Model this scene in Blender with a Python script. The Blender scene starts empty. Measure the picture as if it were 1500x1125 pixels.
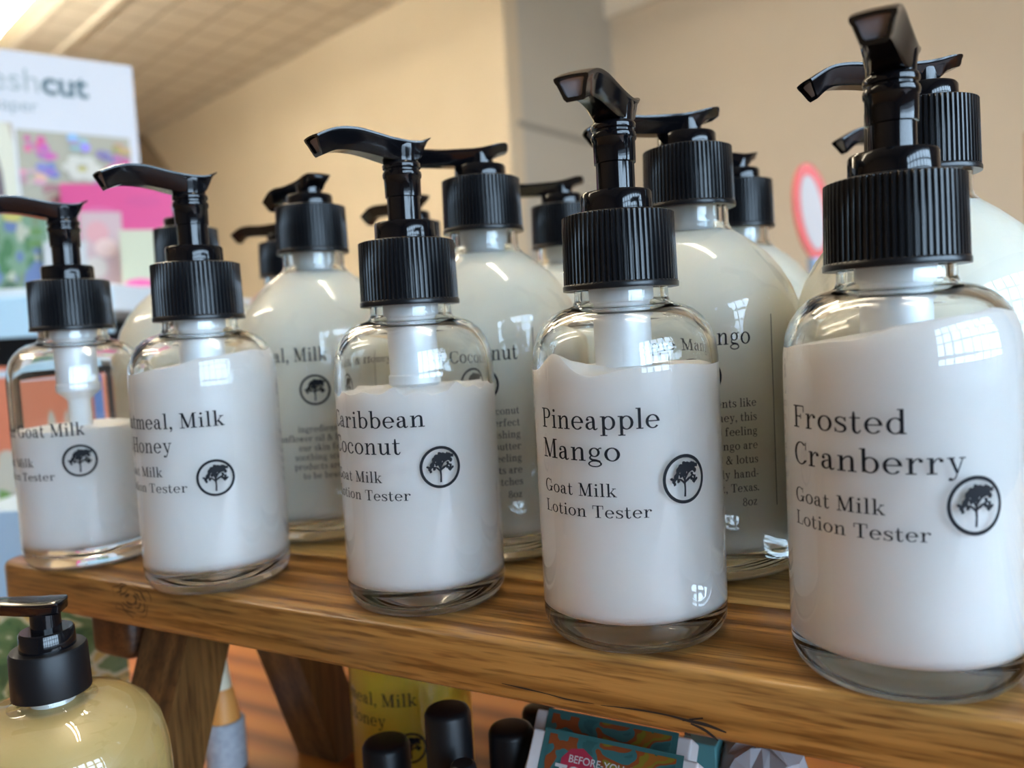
import bpy, math, random
from math import sin, cos, pi, radians as rad
from mathutils import Vector, Matrix

random.seed(7)
SC = bpy.context.scene
COL = SC.collection
S = 0.001                    # everything below is written in millimetres
Z0 = 900.0                   # the top of the wooden riser stands 0.9 m above the floor

# ------------------------------------------------------------------ camera
FPX, PITCH, ROLL, EYE = 1193.9, 0.0684, -0.0552, 66.97
FW = Vector((0, cos(PITCH), -sin(PITCH)))
UP0 = Vector((0, sin(PITCH), cos(PITCH)))
RT = Vector((1, 0, 0)) * cos(ROLL) + UP0 * sin(ROLL)
UP = UP0 * cos(ROLL) - Vector((1, 0, 0)) * sin(ROLL)
CAM = Vector((0, 0, EYE))
cd = bpy.data.cameras.new('camera')
cam = bpy.data.objects.new('camera', cd)
COL.objects.link(cam)
cam.matrix_world = Matrix(((RT.x, UP.x, -FW.x, 0), (RT.y, UP.y, -FW.y, 0),
                           (RT.z, UP.z, -FW.z, (EYE + Z0) * S), (0, 0, 0, 1)))
cd.sensor_width = 36.0
cd.lens = 36.0 * FPX / 1500.0
cd.clip_start = 0.01
cd.dof.use_dof = True
cd.dof.focus_distance = 0.172
cd.dof.aperture_fstop = 14.0
SC.camera = cam

# ------------------------------------------------------------------ world, exposure
SC.view_settings.view_transform = 'Standard'
SC.view_settings.look = 'None'
SC.view_settings.gamma = 1.0
SC.view_settings.use_curve_mapping = False
SC.view_settings.exposure = 0.0
try:
    SC.cycles.use_denoising = True
    SC.cycles.sample_clamp_indirect = 60.0
    SC.cycles.max_bounces = 14
    SC.cycles.transmission_bounces = 14
    SC.cycles.diffuse_bounces = 5
    SC.cycles.blur_glossy = 0.3
except Exception:
    pass
WORLD_STRENGTH = 19.0
LAMP_STRENGTH = 55.0
w = bpy.data.worlds.new('daylight')
SC.world = w
w.use_nodes = True
bg = w.node_tree.nodes['Background']
bg.inputs[0].default_value = (0.55, 0.765, 1.0, 1)
bg.inputs[1].default_value = WORLD_STRENGTH


# ------------------------------------------------------------------ helpers
def ray(px, py):
    return RT * ((px - 750) / FPX) + UP * ((562.5 - py) / FPX) + FW


def at(px, py, Y):
    d = ray(px, py)
    return CAM + d * (Y / d.y)


def onz(px, py, z):
    d = ray(px, py)
    return CAM + d * ((z - EYE) / d.z)


# room frame: e1 runs along the long wall, e2 away from the shop window side
_a = onz(590, 0, EYE + 2250)
_b = onz(240, 185, EYE + 2250)
E1 = (_a - _b).normalized()
E2 = Vector((-E1.y, E1.x, 0))
# riser frame: u along its front edge, v towards its back
UU = Vector((0.8763, -0.4817, 0))
VV = Vector((0.4817, 0.8763, 0))
RISER_ROT = math.atan2(UU.y, UU.x)


def uv(u, v, z=0.0):
    p = UU * u + VV * v
    p.z = z
    return p


def obj(name, verts, faces, m, parent=None, loc=None, rotz=0.0, smooth=None, fmat=None):
    me = bpy.data.meshes.new(name)
    me.from_pydata([(x * S, y * S, z * S) for x, y, z in verts], [], faces)
    ms = m if isinstance(m, (list, tuple)) else [m]
    for k in ms:
        me.materials.append(k)
    if fmat:
        for p, k in zip(me.polygons, fmat):
            p.material_index = k
    if smooth is not None:
        for p in me.polygons:
            p.use_smooth = True
        me.set_sharp_from_angle(angle=rad(smooth))
    me.validate()
    me.update()
    o = bpy.data.objects.new(name, me)
    COL.objects.link(o)
    if parent:
        o.parent = parent
        if loc:
            o.location = Vector(loc) * S
    else:
        o.location = (Vector(loc) + Vector((0, 0, Z0))) * S if loc else Vector((0, 0, Z0 * S))
    o.rotation_euler.z = rotz
    return o


def tag(o, label=None, cat=None, group=None, kind=None):
    if label:
        o['label'] = label
    if cat:
        o['category'] = cat
    if group:
        o['group'] = group
    if kind:
        o['kind'] = kind
    return o


def thing(name, label, cat, loc, rotz=0.0, group=None):
    o = bpy.data.objects.new(name, None)
    o.empty_display_size = 0.01
    COL.objects.link(o)
    o.location = (Vector(loc) + Vector((0, 0, Z0))) * S
    o.rotation_euler.z = rotz
    return tag(o, label, cat, group)


def lathe(prof, n=96, close=False, rfun=None):
    """prof: list of (r, z); r == 0 ends collapse to a point."""
    V, F, rings = [], [], []
    for i, (r, z) in enumerate(prof):
        if r <= 1e-6:
            rings.append([len(V)])
            V.append((0, 0, z))
        else:
            ring = []
            for k in range(n):
                a = 2 * pi * k / n
                rr = rfun(r, z, k, a) if rfun else r
                ring.append(len(V))
                V.append((rr * cos(a), rr * sin(a), z))
            rings.append(ring)
    pairs = list(zip(rings, rings[1:]))
    if close:
        pairs.append((rings[-1], rings[0]))
    for A, B in pairs:
        if len(A) == 1 and len(B) == 1:
            continue
        for k in range(n):
            j = (k + 1) % n
            if len(A) == 1:
                F.append((A[0], B[j], B[k]))
            elif len(B) == 1:
                F.append((A[k], A[j], B[0]))
            else:
                F.append((A[k], A[j], B[j], B[k]))
    return V, F


def box(x0, x1, y0, y1, z0, z1, b=0.0):
    """box with bevelled edges along every side (b = bevel)"""
    if b <= 0:
        V = [(x, y, z) for z in (z0, z1) for y in (y0, y1) for x in (x0, x1)]
        F = [(0, 2, 3, 1), (4, 5, 7, 6), (0, 1, 5, 4), (2, 6, 7, 3), (0, 4, 6, 2), (1, 3, 7, 5)]
        return V, F
    import bmesh
    bm = bmesh.new()
    V, F = box(x0, x1, y0, y1, z0, z1)
    vs = [bm.verts.new(v) for v in V]
    for f in F:
        bm.faces.new([vs[i] for i in f])
    bmesh.ops.bevel(bm, geom=bm.edges[:], offset=b, segments=3, affect='EDGES', profile=0.5)
    V = [tuple(v.co) for v in bm.verts]
    bm.verts.index_update()
    F = [tuple(v.index for v in f.verts) for f in bm.faces]
    bm.free()
    return V, F


def merge(*parts):
    V, F = [], []
    for v, f in parts:
        o = len(V)
        V += v
        F += [tuple(i + o for i in q) for q in f]
    return V, F


def mv(part, M):
    return [tuple(M @ Vector(v)) for v in part[0]], part[1]


def prism(poly, z0, z1, b=0.0):
    """vertical prism over a plan polygon (counter-clockwise); b rounds top and bottom edges"""
    n = len(poly)
    cx = sum(p[0] for p in poly) / n
    cy = sum(p[1] for p in poly) / n
    rows = [(z0, b), (z0 + b * .3, b * .3), (z0 + b, 0), (z1 - b, 0), (z1 - b * .3, b * .3), (z1, b)] if b else [(z0, 0), (z1, 0)]
    V, F = [], []
    for z, ins in rows:
        for i, (x, y) in enumerate(poly):
            if ins:
                x0, y0 = poly[i - 1]
                x1, y1 = poly[(i + 1) % n]
                tx, ty = x1 - x0, y1 - y0
                l = math.hypot(tx, ty)
                V.append((x - ty / l * ins, y + tx / l * ins, z))
            else:
                V.append((x, y, z))
    for r in range(len(rows) - 1):
        for i in range(n):
            j = (i + 1) % n
            F.append((r * n + i, r * n + j, (r + 1) * n + j, (r + 1) * n + i))
    F.append(tuple(range(n))[::-1])
    F.append(tuple(range((len(rows) - 1) * n, len(rows) * n)))
    return V, F


# ------------------------------------------------------------------ materials
def mat(name, color, rough=0.5, **kw):
    m = bpy.data.materials.new(name)
    m.use_nodes = True
    b = m.node_tree.nodes['Principled BSDF']
    b.inputs['Base Color'].default_value = (*color, 1)
    b.inputs['Roughness'].default_value = rough
    for k, v in kw.items():
        b.inputs[k.replace('_', ' ')].default_value = v
    return m


def nodes_of(m):
    return m.node_tree.nodes, m.node_tree.links, m.node_tree.nodes['Principled BSDF']


def speckle(m, color2, scale, stretch=(1, 1, 1), bump=0.0, lo=.35, hi=.65, detail=4.0):
    """procedural mottling between the base colour and color2, with optional bump"""
    N, L, b = nodes_of(m)
    tc = N.new('ShaderNodeTexCoord')
    mp = N.new('ShaderNodeMapping')
    mp.inputs['Scale'].default_value = stretch
    nz = N.new('ShaderNodeTexNoise')
    nz.inputs['Scale'].default_value = scale
    nz.inputs['Detail'].default_value = detail
    rp = N.new('ShaderNodeValToRGB')
    rp.color_ramp.elements[0].position = lo
    rp.color_ramp.elements[1].position = hi
    rp.color_ramp.elements[0].color = b.inputs['Base Color'].default_value[:]
    rp.color_ramp.elements[1].color = (*color2, 1)
    L.new(tc.outputs['Object'], mp.inputs[0])
    L.new(mp.outputs[0], nz.inputs['Vector'])
    L.new(nz.outputs[0], rp.inputs[0])
    L.new(rp.outputs[0], b.inputs['Base Color'])
    if bump:
        bp = N.new('ShaderNodeBump')
        bp.inputs['Strength'].default_value = bump
        bp.inputs['Distance'].default_value = 0.0006
        L.new(nz.outputs[0], bp.inputs['Height'])
        L.new(bp.outputs[0], b.inputs['Normal'])
    return m


def wood(name, cols, rough=0.42, seed=0.0, ring=1.0, along='X', pores=True):
    """planks with long grain: stretched rings + fibre noise + dark pores"""
    m = bpy.data.materials.new(name)
    m.use_nodes = True
    N, L, b = nodes_of(m)
    tc = N.new('ShaderNodeTexCoord')
    mp = N.new('ShaderNodeMapping')
    st = {'X': (3.0, 110, 110), 'Z': (110, 110, 3.0), 'Y': (110, 3.0, 110)}[along]
    mp.inputs['Scale'].default_value = st
    mp.inputs['Location'].default_value = (seed, seed * 1.7, seed * .6)
    L.new(tc.outputs['Object'], mp.inputs[0])
    nz = N.new('ShaderNodeTexNoise')
    nz.inputs['Scale'].default_value = 1.15 * ring
    nz.inputs['Detail'].default_value = 6.0
    nz.inputs['Roughness'].default_value = 0.62
    nz.inputs['Distortion'].default_value = 1.2
    L.new(mp.outputs[0], nz.inputs['Vector'])
    wv = N.new('ShaderNodeTexWave')
    wv.wave_type = 'BANDS'
    wv.bands_direction = {'X': 'Y', 'Z': 'X', 'Y': 'X'}[along]
    wv.inputs['Scale'].default_value = 0.32 * ring
    wv.inputs['Distortion'].default_value = 7.0
    wv.inputs['Detail'].default_value = 3.0
    wv.inputs['Detail Scale'].default_value = 0.8
    L.new(mp.outputs[0], wv.inputs['Vector'])
    mx = N.new('ShaderNodeMath')
    mx.operation = 'MULTIPLY_ADD'
    mx.inputs[1].default_value = 0.42
    L.new(wv.outputs['Fac'], mx.inputs[0])
    half = N.new('ShaderNodeMath')
    half.operation = 'MULTIPLY'
    half.inputs[1].default_value = 0.62
    L.new(nz.outputs[0], half.inputs[0])
    L.new(half.outputs[0], mx.inputs[2])
    rp = N.new('ShaderNodeValToRGB')
    el = rp.color_ramp.elements
    el[0].position, el[0].color = 0.18, (*cols[0], 1)
    el[1].position, el[1].color = 0.78, (*cols[2], 1)
    e = el.new(0.46)
    e.color = (*cols[1], 1)
    L.new(mx.outputs[0], rp.inputs[0])
    out = rp.outputs[0]
    if pores:
        mp2 = N.new('ShaderNodeMapping')
        mp2.inputs['Scale'].default_value = {'X': (70, 1000, 1000), 'Z': (1000, 1000, 70), 'Y': (1000, 70, 1000)}[along]
        L.new(tc.outputs['Object'], mp2.inputs[0])
        n2 = N.new('ShaderNodeTexNoise')
        n2.inputs['Scale'].default_value = 1.0
        n2.inputs['Detail'].default_value = 2.0
        L.new(mp2.outputs[0], n2.inputs['Vector'])
        r2 = N.new('ShaderNodeValToRGB')
        r2.color_ramp.elements[0].position = 0.33
        r2.color_ramp.elements[0].color = (0.42, 0.33, 0.26, 1)
        r2.color_ramp.elements[1].position = 0.50
        r2.color_ramp.elements[1].color = (1, 1, 1, 1)
        L.new(n2.outputs[0], r2.inputs[0])
        mm = N.new('ShaderNodeMix')
        mm.data_type = 'RGBA'
        mm.blend_type = 'MULTIPLY'
        mm.inputs[0].default_value = 0.8
        mp3 = N.new('ShaderNodeMapping')
        mp3.inputs['Scale'].default_value = {'X': (7, 420, 420), 'Z': (420, 420, 7), 'Y': (420, 7, 420)}[along]
        L.new(tc.outputs['Object'], mp3.inputs[0])
        n3 = N.new('ShaderNodeTexNoise')
        n3.inputs['Scale'].default_value = 1.0
        n3.inputs['Detail'].default_value = 4.0
        L.new(mp3.outputs[0], n3.inputs['Vector'])
        r3 = N.new('ShaderNodeValToRGB')
        r3.color_ramp.elements[0].position, r3.color_ramp.elements[0].color = 0.34, (0.58, 0.53, 0.48, 1)
        r3.color_ramp.elements[1].position, r3.color_ramp.elements[1].color = 0.62, (1.15, 1.12, 1.08, 1)
        L.new(n3.outputs[0], r3.inputs[0])
        m3 = N.new('ShaderNodeMix')
        m3.data_type = 'RGBA'
        m3.blend_type = 'MULTIPLY'
        m3.inputs[0].default_value = 0.85
        L.new(out, m3.inputs[6])
        L.new(r3.outputs[0], m3.inputs[7])
        out = m3.outputs[2]
        L.new(out, mm.inputs[6])
        L.new(r2.outputs[0], mm.inputs[7])
        out = mm.outputs[2]
        bp = N.new('ShaderNodeBump')
        bp.inputs['Strength'].default_value = 0.25
        bp.inputs['Distance'].default_value = 0.0003
        L.new(n2.outputs[0], bp.inputs['Height'])
        L.new(bp.outputs[0], b.inputs['Normal'])
    L.new(out, b.inputs['Base Color'])
    b.inputs['Roughness'].default_value = rough
    return m


def emit(name, color, strength):
    m = bpy.data.materials.new(name)
    m.use_nodes = True
    N = m.node_tree.nodes
    N.remove(N['Principled BSDF'])
    e = N.new('ShaderNodeEmission')
    e.inputs[0].default_value = (*color, 1)
    e.inputs[1].default_value = strength
    m.node_tree.links.new(e.outputs[0], N['Material Output'].inputs[0])
    return m


def glass_mat(name, color, ior=1.5):
    m = bpy.data.materials.new(name)
    m.use_nodes = True
    N = m.node_tree.nodes
    N.remove(N['Principled BSDF'])
    g = N.new('ShaderNodeBsdfGlass')
    g.inputs['Color'].default_value = (*color, 1)
    g.inputs['Roughness'].default_value = 0.0
    g.inputs['IOR'].default_value = ior
    m.node_tree.links.new(g.outputs[0], N['Material Output'].inputs[0])
    return m


M_GLASS = glass_mat('clear_glass', (0.985, 0.99, 0.985))
M_GLASS2 = glass_mat('faintly_green_glass', (0.986, 0.99, 0.98))
M_CAP = mat('black_ribbed_plastic', (0.004, 0.0045, 0.006), 0.30, Specular_IOR_Level=0.42)
M_PUMP = mat('black_gloss_plastic', (0.003, 0.003, 0.004), 0.10, Specular_IOR_Level=0.40)
M_CAPM = mat('black_matt_plastic', (0.004, 0.004, 0.005), 0.42, Specular_IOR_Level=0.3)
M_BORE = mat('grey_spout_plug', (0.48, 0.45, 0.48), 0.35)
M_LOTION = mat('white_lotion', (0.83, 0.81, 0.785), 0.35, Subsurface_Weight=0.8, Subsurface_Radius=(1.0, 0.95, 0.9), Subsurface_Scale=0.003)
M_LOTION2 = mat('cream_lotion', (0.92, 0.90, 0.81), 0.35, Subsurface_Weight=0.85, Subsurface_Radius=(1.0, 0.95, 0.9), Subsurface_Scale=0.005)
M_HOUSING = mat('milky_plastic', (0.80, 0.82, 0.84), 0.3)
M_HOUSEB = mat('shaded_milky_plastic', (0.52, 0.55, 0.58), 0.3)  # big-bottle copy of the milky plastic, weaker light under the cap painted in as grey
M_INK = mat('dark_grey_ink', (0.018, 0.019, 0.022), 0.6, Specular_IOR_Level=0.08)
M_SOAP = mat('honey_soap', (0.54, 0.40, 0.165), 0.3)
M_YELLOW = mat('yellow_soap', (0.90, 0.68, 0.08), 0.35, Subsurface_Weight=0.7, Subsurface_Radius=(1.0, 0.8, 0.3), Subsurface_Scale=0.006)
M_WOODF = wood('dark_acacia', [(0.13, 0.048, 0.010), (0.31, 0.145, 0.034), (0.47, 0.25, 0.072)], 0.30, 0.3)
M_WOODB = wood('pale_acacia', [(0.46, 0.28, 0.09), (0.60, 0.40, 0.14), (0.68, 0.48, 0.20)], 0.4, 2.1)
M_WOODL = wood('brown_leg_wood', [(0.045, 0.016, 0.004), (0.088, 0.036, 0.009), (0.135, 0.062, 0.017)], 0.4, 4.4, 1.0, 'Z')  # colour lowered to stand in for the shade below the riser
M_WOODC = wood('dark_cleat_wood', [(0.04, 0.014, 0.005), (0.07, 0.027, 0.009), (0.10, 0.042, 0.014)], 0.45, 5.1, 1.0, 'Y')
M_TABLE = wood('orange_table_wood', [(0.14, 0.038, 0.006), (0.34, 0.105, 0.016), (0.48, 0.18, 0.032)], 0.3, 7.7, 0.5, 'X', False)


# ------------------------------------------------------------------ serif lettering (capital height = 1)
T_, H_, XH = 0.125, 0.055, 0.67


class Glyph:
    def __init__(self):
        self.V, self.F = [], []

    def strip(self, L, R):
        o = len(self.V)
        for a, b in zip(L, R):
            self.V += [a, b]
        for i in range(len(L) - 1):
            self.F.append((o + 2 * i, o + 2 * i + 1, o + 2 * i + 3, o + 2 * i + 2))

    def v(self, x, y0, y1, w=T_):
        self.strip([(x - w / 2, y0), (x - w / 2, y1)], [(x + w / 2, y0), (x + w / 2, y1)])

    def h(self, x0, x1, y, w=H_):
        n = max(2, int((x1 - x0) / .12) + 1)
        xs = [x0 + (x1 - x0) * i / (n - 1) for i in range(n)]
        self.strip([(x, y - w / 2) for x in xs], [(x, y + w / 2) for x in xs])

    def sb(self, x, l=.15, r=.15, y=0.0):
        self.h(x - l, x + r, y + H_ / 2)

    def st(self, x, l=.15, r=.15, y=1.0):
        self.h(x - l, x + r, y - H_ / 2)

    def arc(self, cx, cy, rx, ry, a0, a1, t=T_, hh=H_, n=26):
        L, R = [], []
        for i in range(n + 1):
            a = rad(a0 + (a1 - a0) * i / n)
            L.append((cx + rx * cos(a), cy + ry * sin(a)))
            R.append((cx + (rx - t) * cos(a), cy + (ry - hh) * sin(a)))
        self.strip(L, R)

    def k(self, pts, ws, n=8):
        P = [pts[0]] + list(pts) + [pts[-1]]
        out, wd = [], []
        for i in range(1, len(P) - 2):
            p0, p1, p2, p3 = P[i - 1], P[i], P[i + 1], P[i + 2]
            for q in range(n):
                t = q / n
                f = lambda a, b, c, d: .5 * (2 * b + (c - a) * t + (2 * a - 5 * b + 4 * c - d) * t * t + (3 * b - a - 3 * c + d) * t ** 3)
                out.append((f(p0[0], p1[0], p2[0], p3[0]), f(p0[1], p1[1], p2[1], p3[1])))
                wd.append(ws[i - 1] * (1 - t) + ws[i] * t)
        out.append(pts[-1])
        wd.append(ws[-1])
        L, R = [], []
        for i, (x, y) in enumerate(out):
            a, b = out[max(0, i - 1)], out[min(len(out) - 1, i + 1)]
            dx, dy = b[0] - a[0], b[1] - a[1]
            l = math.hypot(dx, dy) or 1
            L.append((x - dy / l * wd[i] / 2, y + dx / l * wd[i] / 2))
            R.append((x + dy / l * wd[i] / 2, y - dx / l * wd[i] / 2))
        self.strip(L, R)

    def d(self, x, y, r, n=14):
        o = len(self.V)
        self.V += [(x + r * cos(2 * pi * i / n), y + r * sin(2 * pi * i / n)) for i in range(n)]
        self.F.append(tuple(range(o, o + n)))


def make_font():
    G = {}

    def new(ch):
        G[ch] = Glyph()
        return G[ch]
    g = new('a'); g.d(.13, .50, .068); g.k([(.085, .50), (.14, .61), (.26, .645), (.37, .59), (.40, .46)], [.05, .05, .06, .10, T_]); g.v(.40, .12, .47)
    g.k([(.40, .14), (.43, .04), (.50, .025), (.57, .09)], [T_, .10, .06, .04]); g.k([(.38, .40), (.22, .36), (.11, .28), (.10, .14), (.18, .045), (.28, .05), (.38, .14)], [.05, .06, .11, T_, .08, .05, .05])
    g = new('b'); g.v(.16, .03, 1.03); g.st(.12, .10, .06, 1.03); g.arc(.36, .335, .29, .345, -158, 158)
    g = new('c'); g.arc(.34, .335, .30, .345, 50, 325); g.d(.50, .50, .07)
    g = new('d'); g.arc(.32, .335, .29, .345, 22, 338); g.v(.52, 0, 1.03); g.st(.48, .10, .06, 1.03); g.sb(.56, .06, .10)
    g = new('e'); g.arc(.34, .335, .30, .345, 0, 322); g.h(.10, .63, .36)
    g = new('f'); g.v(.20, 0, .80); g.k([(.20, .78), (.23, .93), (.32, 1.01), (.42, .98)], [T_, .10, .06, .05]); g.d(.42, .93, .065); g.h(.04, .38, XH - .02); g.sb(.20)
    g = new('g'); g.arc(.28, .44, .23, .235, 0, 360, .105); g.arc(.29, -.13, .29, .17, 0, 360, .075, .06); g.k([(.14, .27), (.09, .16), (.18, .07), (.36, .04), (.52, -.02)], [.05, .08, .11, .10, .07]); g.k([(.44, .58), (.50, .64), (.58, .65)], [.05, .05, .08])
    g = new('h'); g.v(.14, 0, 1.03); g.st(.10, .10, .06, 1.03); g.sb(.14); g.k([(.19, .47), (.29, .60), (.42, .645), (.51, .57), (.52, .42)], [.05, .06, .08, .11, T_]); g.v(.52, 0, .44); g.sb(.52)
    g = new('i'); g.v(.16, 0, XH); g.st(.12, .10, .06, XH); g.sb(.16); g.d(.16, .90, .078)
    g = new('k'); g.v(.14, 0, 1.03); g.st(.10, .10, .06, 1.03); g.sb(.14); g.k([(.20, .25), (.48, .63)], [.05, .05]); g.k([(.28, .36), (.53, .03)], [.11, .12]); g.st(.48, .12, .12, XH); g.sb(.53, .12, .12)
    g = new('l'); g.v(.16, 0, 1.03); g.st(.12, .10, .06, 1.03); g.sb(.16)
    g = new('m'); g.v(.14, 0, XH); g.st(.10, .10, .06, XH); g.sb(.14, .13, .13)
    for x in (.47, .80):
        g.k([(x - .29, .47), (x - .20, .60), (x - .09, .645), (x - .01, .57), (x, .42)], [.05, .06, .08, .11, T_]); g.v(x, 0, .44); g.sb(x, .13, .13)
    g = new('n'); g.v(.14, 0, XH); g.st(.10, .10, .06, XH); g.sb(.14); g.k([(.19, .47), (.29, .60), (.42, .645), (.51, .57), (.52, .42)], [.05, .06, .08, .11, T_]); g.v(.52, 0, .44); g.sb(.52)
    g = new('o'); g.arc(.35, .335, .31, .345, 0, 360)
    g = new('p'); g.v(.16, -.30, XH); g.st(.12, .10, .06, XH); g.sb(.16, .15, .15, -.30); g.arc(.37, .335, .29, .345, -158, 158)
    g = new('r'); g.v(.16, 0, XH); g.st(.12, .10, .06, XH); g.sb(.16, .15, .17); g.k([(.21, .44), (.28, .58), (.38, .645), (.47, .60)], [.05, .05, .06, .07]); g.d(.46, .555, .072)
    g = new('s'); g.k([(.46, .50), (.40, .61), (.27, .645), (.14, .58), (.14, .46), (.27, .36), (.42, .27), (.46, .14), (.38, .04), (.25, .02), (.13, .06), (.08, .18)], [.05, .05, .055, .09, .11, .12, .12, .11, .07, .055, .05, .05]); g.v(.465, .47, .655, .045); g.v(.085, .01, .20, .045)
    g = new('t'); g.k([(.20, .90), (.20, .60), (.20, .16), (.26, .03), (.36, .025), (.43, .14)], [.06, T_, T_, .10, .06, .045]); g.h(.05, .42, XH - .03)
    g = new('u'); g.v(.15, .22, XH); g.st(.10, .10, .06, XH); g.k([(.15, .25), (.17, .09), (.28, .025), (.40, .07), (.49, .20)], [T_, .11, .08, .06, .05]); g.v(.53, 0, XH); g.st(.48, .10, .06, XH); g.sb(.57, .06, .10)
    g = new('v'); g.k([(.13, .65), (.31, .0)], [.12, .10]); g.k([(.31, .0), (.49, .65)], [.05, .05]); g.st(.13, .12, .13, XH); g.st(.49, .12, .10, XH)
    g = new('w'); g.k([(.13, .65), (.28, .0)], [.12, .10]); g.k([(.28, .0), (.44, .65)], [.05, .05]); g.k([(.42, .65), (.57, .0)], [.12, .10]); g.k([(.57, .0), (.73, .65)], [.05, .05]); g.st(.13, .12, .12, XH); g.st(.44, .10, .10, XH); g.st(.73, .10, .10, XH)
    g = new('x'); g.k([(.13, .65), (.50, .02)], [.12, .12]); g.k([(.48, .64), (.13, .03)], [.05, .05]); g.st(.13, .12, .13, XH); g.st(.48, .11, .10, XH); g.sb(.13, .11, .12); g.sb(.50, .12, .12)
    g = new('y'); g.k([(.13, .65), (.33, .03)], [.12, .10]); g.k([(.52, .65), (.34, .05), (.24, -.20), (.13, -.26)], [.05, .05, .05, .05]); g.d(.11, -.22, .07); g.st(.13, .12, .13, XH); g.st(.52, .12, .10, XH)
    g = new('z'); g.h(.06, .48, XH - .03); g.h(.06, .48, .03); g.k([(.43, .62), (.11, .05)], [.11, .11]); g.v(.08, .48, .65, .045); g.v(.46, .02, .18, .045)
    g = new('C'); g.arc(.46, .5, .42, .52, 48, 322, .15); g.v(.765, .66, 1.0, .05); g.k([(.79, .22), (.74, .12)], [.05, .05])
    g = new('F'); g.v(.20, 0, 1, .14); g.sb(.20, .18, .20); g.h(.02, .70, .972); g.v(.685, .70, .99, .05); g.h(.20, .52, .51); g.v(.51, .40, .62, .05)
    g = new('G'); g.arc(.46, .5, .42, .52, 48, 340, .15); g.v(.765, .66, 1.0, .05); g.v(.78, .04, .40, .13); g.st(.76, .20, .18, .43)
    g = new('H'); g.v(.20, 0, 1, .14); g.sb(.20, .18, .18); g.st(.20, .18, .18); g.v(.74, 0, 1, .14); g.sb(.74, .18, .18); g.st(.74, .18, .18); g.h(.20, .74, .51)
    g = new('L'); g.v(.20, 0, 1, .14); g.st(.20, .18, .20); g.h(.02, .68, .028); g.v(.665, .02, .32, .05)
    g = new('M'); g.v(.17, 0, 1, .055); g.sb(.17, .15, .15); g.st(.14, .12, .12); g.k([(.19, .97), (.50, .03)], [.15, .13]); g.k([(.50, .03), (.79, .97)], [.05, .05]); g.v(.83, 0, 1, .14); g.sb(.83, .18, .18); g.st(.86, .10, .15)
    g = new('O'); g.arc(.46, .5, .42, .52, 0, 360, .15)
    g = new('P'); g.v(.20, 0, 1, .14); g.sb(.20, .18, .20); g.h(.02, .44, .972); g.arc(.42, .735, .30, .265, -92, 92, .14); g.h(.20, .44, .498)
    g = new('T'); g.v(.40, 0, 1, .14); g.sb(.40, .19, .19); g.h(.04, .76, .972); g.v(.06, .70, .99, .05); g.v(.74, .70, .99, .05)
    g = new('&'); g.k([(.74, .50), (.60, .20), (.40, .02), (.20, .04), (.10, .22), (.20, .42), (.42, .60), (.50, .80), (.40, .97), (.27, .90), (.27, .72), (.45, .40), (.64, .10), (.80, .04)], [.05, .05, .06, .10, .12, .09, .06, .10, .06, .10, .11, .13, .13, .06]); g.h(.58, .86, .52)
    g = new(','); g.d(.14, .06, .085); g.k([(.20, .05), (.18, -.08), (.08, -.19)], [.06, .06, .04])
    g = new('.'); g.d(.14, .06, .085)
    g = new('-'); g.h(.06, .34, .30, .07)
    g = new('8'); g.arc(.30, .24, .27, .26, 0, 360, .10); g.arc(.30, .70, .22, .25, 0, 360, .09)
    return G


FONT = make_font()
GAP, SPACE = 0.10, 0.36


def layout(text):
    """glyph quads of a line at capital height 1; returns verts, faces, width"""
    V, F, x = [], [], 0.0
    for ch in text:
        if ch == ' ':
            x += SPACE
            continue
        g = FONT[ch]
        mn = min(p[0] for p in g.V)
        mxx = max(p[0] for p in g.V)
        o = len(V)
        V += [(px - mn + x, py) for px, py in g.V]
        F += [tuple(i + o for i in f) for f in g.F]
        x += mxx - mn + GAP
    return V, F, x - GAP


def wrap(part, R, az, z):
    """bend flat (s, t) lettering in mm round a cylinder of radius R"""
    out = []
    for s, t in part[0]:
        a = rad(az) + s / R
        out.append((R * cos(a), R * sin(a), z + t))
    return out, part[1]


def line_on(text, R, az, z, cap, width=None, align='l', scale=1.0):
    V, F, wd = layout(text)
    sx = (width / wd) if width else cap * scale
    x0 = 0.0 if align == 'l' else -wd * sx
    return wrap(([(x * sx + x0, y * cap) for x, y in V], F), R, az, z)


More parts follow.
